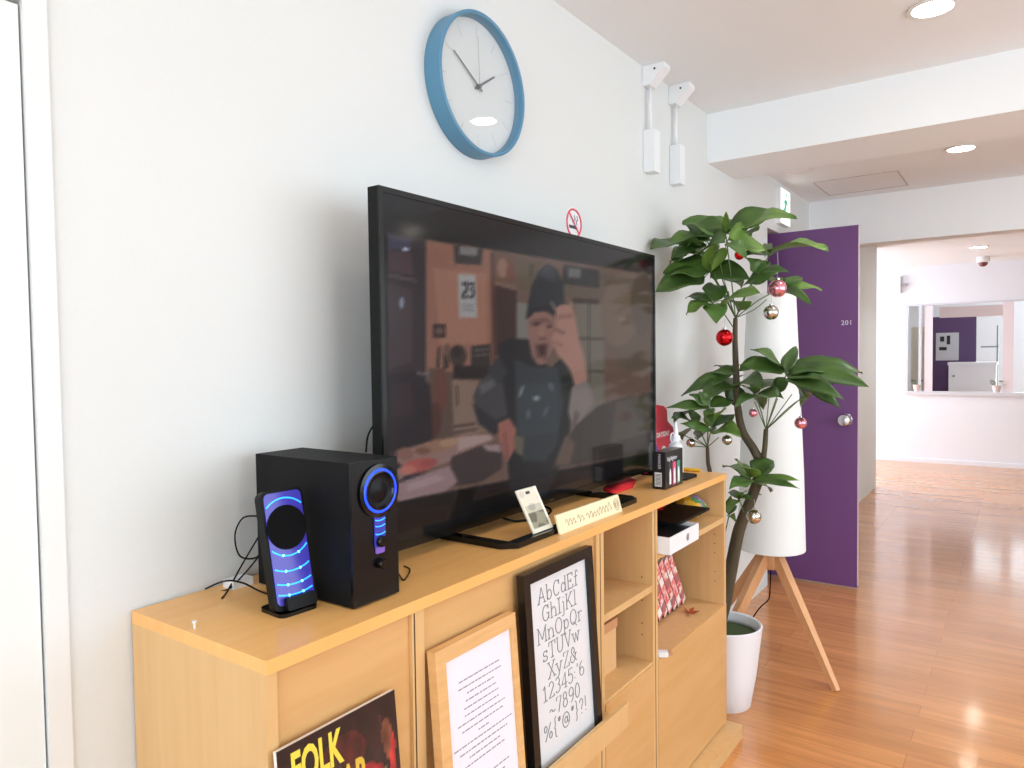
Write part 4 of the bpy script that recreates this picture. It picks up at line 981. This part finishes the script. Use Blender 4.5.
p1 = small_pot(.125, YF+.01, OZ0+.02, 'small potted plant on the hatch sill, left one')
p2 = copy_tree(p1); p2.location = (.905, YF+.01, OZ0+.02); p2['label'] = 'small potted plant on the hatch sill, right one beside the white post'

# ------------------------------------------------------------------ floor lamp
LX, LY = .305, 3.1
LP = thing('floor_lamp', (LX, LY, 0), 'tall floor lamp with a long white fabric shade on three wooden legs', 'floor lamp')
shade_m = mat('shade_fabric', (236, 238, 236), .85, vary=.01, scale=120)
prof = [(.136, .482), (.1285, .8), (.112, 1.2), (.097, 1.545), (.094, 1.545), (.109, 1.2), (.1255, .8), (.133, .482), (.136, .482)]
obj('lamp_shade', lathe(NB(), prof, (LX, LY, 0), 64, cap=False), shade_m, LP, smooth=.6)
obj('shade_lining', lathe(NB(), [(.1355, .4815), (.1335, .4815), (.1335, .49), (.1355, .49)], (LX, LY, 0), 64, cap=False), mat('shade_rim', (232, 226, 216), .7), LP)
lw = mat('ash_wood', (222, 170, 122), .45, c2=(208, 150, 102), scale=6, stretch=(4, 4, 1))
obj('hub', lathe(NB(), [(.03, .395), (.04, .41), (.04, .47), (.028, .49), (.008, .5), (.008, 1.2)], (LX, LY, 0), 24), lw, LP, smooth=.6)
for t in (-28, 238, 176):
    a = math.radians(t); d = Vector((math.cos(a), math.sin(a), 0)); n = Vector((-d.y, d.x, 0))
    p0 = Vector((LX, LY, .475))+d*.018; p1 = Vector((LX, LY, 0))+d*.325
    bm = NB(); q = (p1-p0).normalized(); wv = n; hv = q.cross(n)
    rings = []
    for p, s in ((p0, .022), (p0.lerp(p1, .5), .019), (p1, .013)):
        rings.append([bm.verts.new(p+wv*sx*s*.8+hv*sy*s) for sx, sy in ((1, 1), (-1, 1), (-1, -1), (1, -1))])
    for A_, B_ in zip(rings, rings[1:]):
        for i in range(4): bm.faces.new((A_[i], A_[(i+1) % 4], B_[(i+1) % 4], B_[i]))
    bm.faces.new(rings[0]); bm.faces.new(rings[-1])
    for v in bm.verts: v.co.z = max(v.co.z, .0)
    obj('leg', bm, lw, LP, bevel=.003)
obj('cord', tube(NB(), smooth_path([(LX, LY, .46), at(770, 590, 'y', 3.12), at(768, 600, 'y', 3.15), at(758, 610, 'y', 3.2), (.12, 3.2, .006), (.05, 3.25, .006)]), .003, 6), black_matt, LP, smooth=True)

# ------------------------------------------------------------------ plant
PX, PY = .268, 2.625
PL = thing('money_tree', (PX, PY, 0), 'tall potted money tree with palmate leaves hung with small Christmas baubles', 'potted plant')
obj('pot', lathe(NB(), [(.09, 0), (.093, .004), (.113, .12), (.131, .27), (.135, .300), (.130, .304), (.124, .300), (.122, .27)], (PX, PY, 0), 64, cap=False), mat('white_pot', (236, 236, 240), .4), PL, smooth=.7)
bm = lathe(NB(), [(.09, .001), (.04, .001), (.0001, .001)], (PX, PY, 0), 32, cap=False); obj('pot_base', bm, mat('pot_base_white', (225, 225, 228), .5), PL)
obj('soil', lathe(NB(), [(.1245, .262), (.08, .268), (.001, .272)], (PX, PY, 0), 32, cap=False), mat('moss_soil', (78, 82, 50), .9, c2=(60, 92, 50), scale=30, bump=.5), PL, smooth=True)
YP = 2.66
def pp(px, py, dy=0):
    p = at(px, py, 'y', YP+dy)
    if p.x < .035: p = at(px, py, 'x', .035)
    return p
bark = mat('bark', (92, 80, 56), .75, c2=(66, 58, 42), scale=25, stretch=(1, 1, .3), bump=.4)
green_st = mat('green_stem', (96, 118, 66), .6, vary=.2, scale=20)
tr_pts = [Vector((PX-.03, PY, .262)), pp(724, 605), pp(731, 569), pp(739, 530), pp(750, 502), pp(759, 477), pp(760, 463), pp(753, 448), pp(743, 432), pp(738, 409), pp(736, 369), pp(735, 340), pp(735.5, 318)]
rad = [.026, .025, .024, .022, .020, .019, .017, .0155, .0145, .0135, .0115, .010, .008]
sp = smooth_path(tr_pts, 5)
rr = [rad[min(int(i/5), 12)]*(1-(i % 5)/5)+rad[min(int(i/5)+1, 12)]*((i % 5)/5) for i in range(len(sp))]
obj('trunk', tube(NB(), sp, rr, 12), bark, PL, smooth=True)
br = smooth_path([pp(760, 470), pp(763, 461), pp(765, 445), pp(766, 429)], 4)
obj('branch', tube(NB(), br, [.012-.004*i/len(br) for i in range(len(br))], 8), bark, PL, smooth=True)
br2 = smooth_path([Vector((PX-.09, PY-.02, .262)), Vector((.17, 2.56, .55)), at(709, 485, 'y', 2.53), at(708, 462, 'y', 2.53), at(707.5, 447, 'y', 2.53)], 5)
obj('branch', tube(NB(), br2, [.011-.005*i/len(br2) for i in range(len(br2))], 8), bark, PL, smooth=True)

def leaf_m(n, c, c2):
    M = mat(n, c, .42, c2=c2, scale=14, spec=.45)
    B_ = M.node_tree.nodes['Principled BSDF']
    return M
LM = [leaf_m('leaf_green', (92, 128, 56), (66, 98, 40)), leaf_m('leaf_deep_green', (74, 104, 44), (54, 80, 34)), leaf_m('leaf_bright_green', (112, 144, 62), (84, 116, 48))]
def leaflet(bm, b, t, w, mi, droop, seed, face=None):
    """pointed oval blade from b to t, w wide, creased along the midrib and arched"""
    rl = random.Random(seed); b = Vector(b); t = Vector(t); d = t-b; L_ = d.length
    if L_ < 1e-4: return
    view = (EYE-(b+t)/2).normalized(); up = Vector((0, 0, 1))
    nrm = (up*.8+view*.65+Vector((rl.uniform(-.3, .3), rl.uniform(-.3, .3), 0))).normalized()
    side = d.normalized().cross(nrm)
    if side.length < .3: side = d.normalized().cross(view)
    side.normalize(); nn = side.cross(d.normalized()).normalized()
    if nn.z < 0: nn = -nn
    # keep apparent width
    vis = abs(side.dot((view.cross(d.normalized())).normalized())); w = w/max(.5, vis)
    n = 9; rows = []
    for i in range(n+1):
        s = i/n; c = b+d*s+nn*(droop*4*s*(1-s)*L_)-Vector((0, 0, 1))*0
        wd = w/2*(math.sin(PI*min(1, s**.72))**.95 if 0 < s < 1 else 0)+.0006
        wob = .06*w*math.sin(s*9+seed)
        row = []
        for k in (-1, -.5, 0, .5, 1):
            row.append(bm.verts.new(c+side*wd*k-nn*abs(k)*wd*.28*-1+nn*wob*k-nn*.0))
        rows.append(row)
    for A_, B_ in zip(rows, rows[1:]):
        for k in range(4): bm.faces.new((A_[k], A_[k+1], B_[k+1], B_[k])).material_index = mi
def cluster(stem, centre, leaves, dep=0, k0=1, ws=1.12):
    """one palmate leaf: leaflets (base px, base py, tip px, tip py, width px[, depth of tip])"""
    bm = NB(); c = pp(*centre, dep)
    if stem is not None: tube(bm, smooth_path([stem, stem.lerp(c, .5)+Vector((0, 0, .012)), c], 4), .0022, 6, mi=3)
    for i, lf in enumerate(leaves):
        bx, by, tx_, ty_, w = lf[:5]; dz = lf[5] if len(lf) > 5 else .14*math.sin(i*2.4+k0)
        b = pp(bx, by, dep); t = pp(tx_, ty_, dep+dz)
        if (b-c).length > .004: tube(bm, [c, b], .0016, 5, mi=3)
        leaflet(bm, b, t, w*ws/255.0, (i+k0) % 3 if k0 < 10 else 1, .07, i*7+k0)
    o = obj('leaf_cluster', bm, LM+[green_st], PL, smooth=.9)
    sm = o.modifiers.new('thickness', 'SOLIDIFY'); sm.thickness = .0008
    return o
def A4(*v): return [((650+a[0]/5.483), (200+a[1]/5.483), (650+a[2]/5.483), (200+a[3]/5.483), a[4]/5.483, *a[5:]) for a in v]
def A8(*v): return [((640+a[0]/3.49), (340+a[1]/3.49), (640+a[2]/3.49), (340+a[3]/3.49), a[4]/3.49, *a[5:]) for a in v]
def c4(x, y): return (650+x/5.483, 200+y/5.483)
def c8(x, y): return (640+x/3.49, 340+y/3.49)
top_ = tr_pts[-1]
cluster(top_, c4(415, 185), A4((405, 195, 178, 118, 78), (425, 180, 732, 56, 74), (520, 165, 805, 97, 58), (400, 195, 162, 235, 74), (400, 150, 250, 135, 50), (415, 190, 418, 62, 26), (430, 160, 470, 118, 40), (500, 190, 560, 190, 55, .1)), .02, 0, ws=1.35)
cluster(top_, c4(420, 225), A4((430, 220, 640, 300, 118), (430, 235, 530, 320, 60), (405, 235, 270, 300, 80), (415, 260, 335, 390, 50)), -.08, 2)
cluster(top_, c4(232, 248), A4((240, 262, 0, 272, 84), (250, 290, 108, 345, 84), (240, 250, 330, 215, 60), (235, 275, 320, 400, 50)), .06, 1, ws=1.35)
cluster(top_, c4(330, 390), A4((322, 398, 72, 400, 84), (300, 425, 28, 505, 92), (335, 395, 372, 230, 58), (335, 425, 505, 475, 92), (340, 395, 545, 430, 80), (325, 385, 270, 280, 46), (330, 400, 440, 370, 50)), .0, 0, ws=1.35)
cluster(top_, c4(655, 300), A4((652, 300, 978, 270, 92, -.1), (645, 305, 520, 310, 50), (650, 300, 640, 240, 44, .15)), .12, 2)
cluster(top_, c4(590, 400), A4((700, 405, 512, 470, 72, 0), (583, 398, 530, 318, 52), (592, 402, 655, 335, 44), (600, 405, 770, 400, 34)), -.06, 10)
cluster(top_, c4(735, 480), A4((735, 480, 942, 496, 38), (735, 490, 885, 575, 44), (735, 470, 838, 430, 42), (720, 480, 640, 420, 40)), .14, 2)
cluster(pp(735, 330), c4(335, 560), A4((318, 555, 192, 540, 36), (325, 570, 198, 628, 60), (345, 570, 368, 675, 92), (350, 560, 345, 460, 96), (412, 575, 606, 512, 56), (440, 545, 492, 612, 70), (340, 560, 250, 520, 30)), -.1, 1, ws=1.25)
mid = pp(736.5, 395); bt = pp(766, 430)
cluster(mid, c8(330, 150), A8((325, 120, 143, 196, 50), (340, 118, 243, 118, 34), (338, 125, 258, 92, 28), (325, 160, 220, 208, 74), (345, 110, 470, 62, 44), (335, 160, 335, 235, 74), (345, 150, 430, 165, 60), (340, 130, 300, 190, 60)), 0, 10, ws=.88)
cluster(bt, c8(510, 122), A8((515, 120, 800, 165, 72, -.12), (520, 112, 776, 116, 62, .0), (515, 105, 740, 95, 50, .16), (520, 130, 716, 212, 62, -.2), (520, 135, 565, 208, 70), (505, 130, 485, 185, 52), (505, 110, 345, 88, 56), (510, 118, 546, 22, 50), (500, 105, 385, 32, 42), (520, 125, 640, 190, 74, -.1)), .0, 10, ws=.88)
cluster(bt, c8(400, 190), A8((398, 190, 330, 238, 34), (405, 192, 432, 242, 46), (410, 188, 502, 206, 44), (395, 185, 350, 160, 40), (405, 180, 470, 140, 60)), -.05, 11, ws=.88)
cluster(bt, c8(600, 180), A8((600, 180, 700, 242, 40), (595, 178, 560, 235, 34), (600, 172, 680, 150, 60)), .08, 12, ws=.88)
yb = br2[-1]
D2 = -.13
cluster(yb, c8(240, 235), A8((238, 238, 90, 238, 34), (235, 232, 172, 190, 40), (235, 240, 118, 290, 56), (245, 240, 250, 305, 40), (245, 235, 328, 212, 44), (240, 230, 205, 180, 34)), D2, 10, ws=.88)
cluster(yb, c8(252, 312), A8((255, 308, 330, 262, 52), (258, 318, 352, 335, 52), (245, 318, 140, 292, 34), (250, 320, 200, 345, 40), (252, 300, 300, 240, 40)), D2, 1, ws=.88)
cluster(yb, c8(190, 300), A8((190, 300, 110, 270, 40), (188, 305, 150, 350, 36), (195, 295, 170, 245, 40)), D2+.05, 11, ws=.88)
cluster(pp(757, 483), c8(390, 490), A8((385, 485, 288, 440, 50), (385, 490, 312, 522, 46), (400, 470, 466, 422, 74), (400, 492, 556, 490, 26), (405, 500, 557, 520, 26), (400, 498, 458, 530, 34), (380, 475, 340, 430, 56), (385, 500, 330, 500, 50)), -.1, 2, ws=.88)
cluster(pp(745, 520), c8(345, 555), A8((345, 553, 308, 530, 26), (348, 552, 372, 528, 24), (345, 558, 390, 556, 18), (350, 552, 426, 540, 12), (344, 560, 318, 590, 22)), -.07, 1, ws=.88)
cluster(Vector((PX-.06, PY-.03, .262)), (729, 515), [(728, 514, 731, 495, 6), (729, 515, 736, 505, 6), (729, 516, 736, 522, 5)], -.1, 0)
cluster(top_, c4(300, 190), A4((300, 195, 176, 120, 90, 0), (320, 205, 160, 236, 84, .02), (290, 240, 90, 232, 96, -.02), (310, 250, 120, 330, 90, -.03), (330, 200, 420, 150, 70, .03)), .05, 0, ws=1.0)
# bare petiole fans
bm = NB()
for a in ((350, 400), (380, 330), (430, 500), (545, 470), (640, 545), (500, 560)): tube(bm, smooth_path([top_, top_.lerp(pp(*c4(*a), -.05), .6)+Vector((0, 0, -.01)), pp(*c4(*a), -.05)], 3), .0016, 5)
for a in ((400, 215), (450, 200), (480, 205), (560, 205), (530, 190)): tube(bm, [bt, pp(*c8(*a), -.02)], .0018, 5)
for a in ((165, 370), (190, 340), (275, 340), (150, 330)): tube(bm, [yb, pp(*c8(*a), D2)], .0018, 5)
obj('leaf_stalks', bm, green_st, PL, smooth=True)

# baubles
ball = {'red': mat('red_bauble', (200, 20, 30), .12, .75), 'pink': mat('pink_bauble', (232, 150, 165), .14, .8), 'silver': mat('silver_bauble', (205, 205, 196), .1, 1)}
def bauble(px, py, r, col, label, dy=0, hang=.03):
    c = pp(px, py, dy)
    T = thing('christmas_bauble', c-Vector((0, 0, r)), label, 'bauble', 'baubles hung on the money tree')
    bm = NB(); bmesh.ops.create_uvsphere(bm, u_segments=32, v_segments=20, radius=r, matrix=Matrix.Translation(c)); obj('ball', bm, ball[col], T, smooth=True)
    obj('cap', lathe(NB(), [(r*.26, r*.94), (r*.26, r*1.14), (r*.1, r*1.2)], c, 14), chrome, T)
    obj('thread', tube(NB(), [c+Vector((0, 0, r*1.15)), c+Vector((.002, 0, r*1.2+hang*.5)), c+Vector((0, 0, r*1.2+hang))], .0008, 5), gold_m, T)
bauble(739.5, 255, .017, 'red', 'small red bauble hanging among the topmost leaves', -.14)
bauble(724.5, 337.5, .030, 'red', 'large shiny red bauble hanging left of the trunk', -.12)
bauble(777.5, 288.5, .031, 'pink', 'large pink bauble in front of the purple door near the top', -.05, .09)
bauble(771, 312.5, .026, 'silver', 'silver bauble just below the large pink one', -.1)
bauble(753, 413, .015, 'pink', 'small pink bauble in front of the lampshade', -.05)
bauble(800.5, 423, .021, 'pink', 'pink bauble hanging at the right edge of the lampshade', .02, .04)
bauble(754, 516.5, .026, 'silver', 'silver bauble low in front of the lampshade, right of the trunk', -.1)
bauble(727, 440, .018, 'silver', 'silver bauble just left of the trunk above the cabinet', -.13)
bauble(691, 443, .017, 'silver', 'dull silver bauble nearest the glue bottle', -.13)
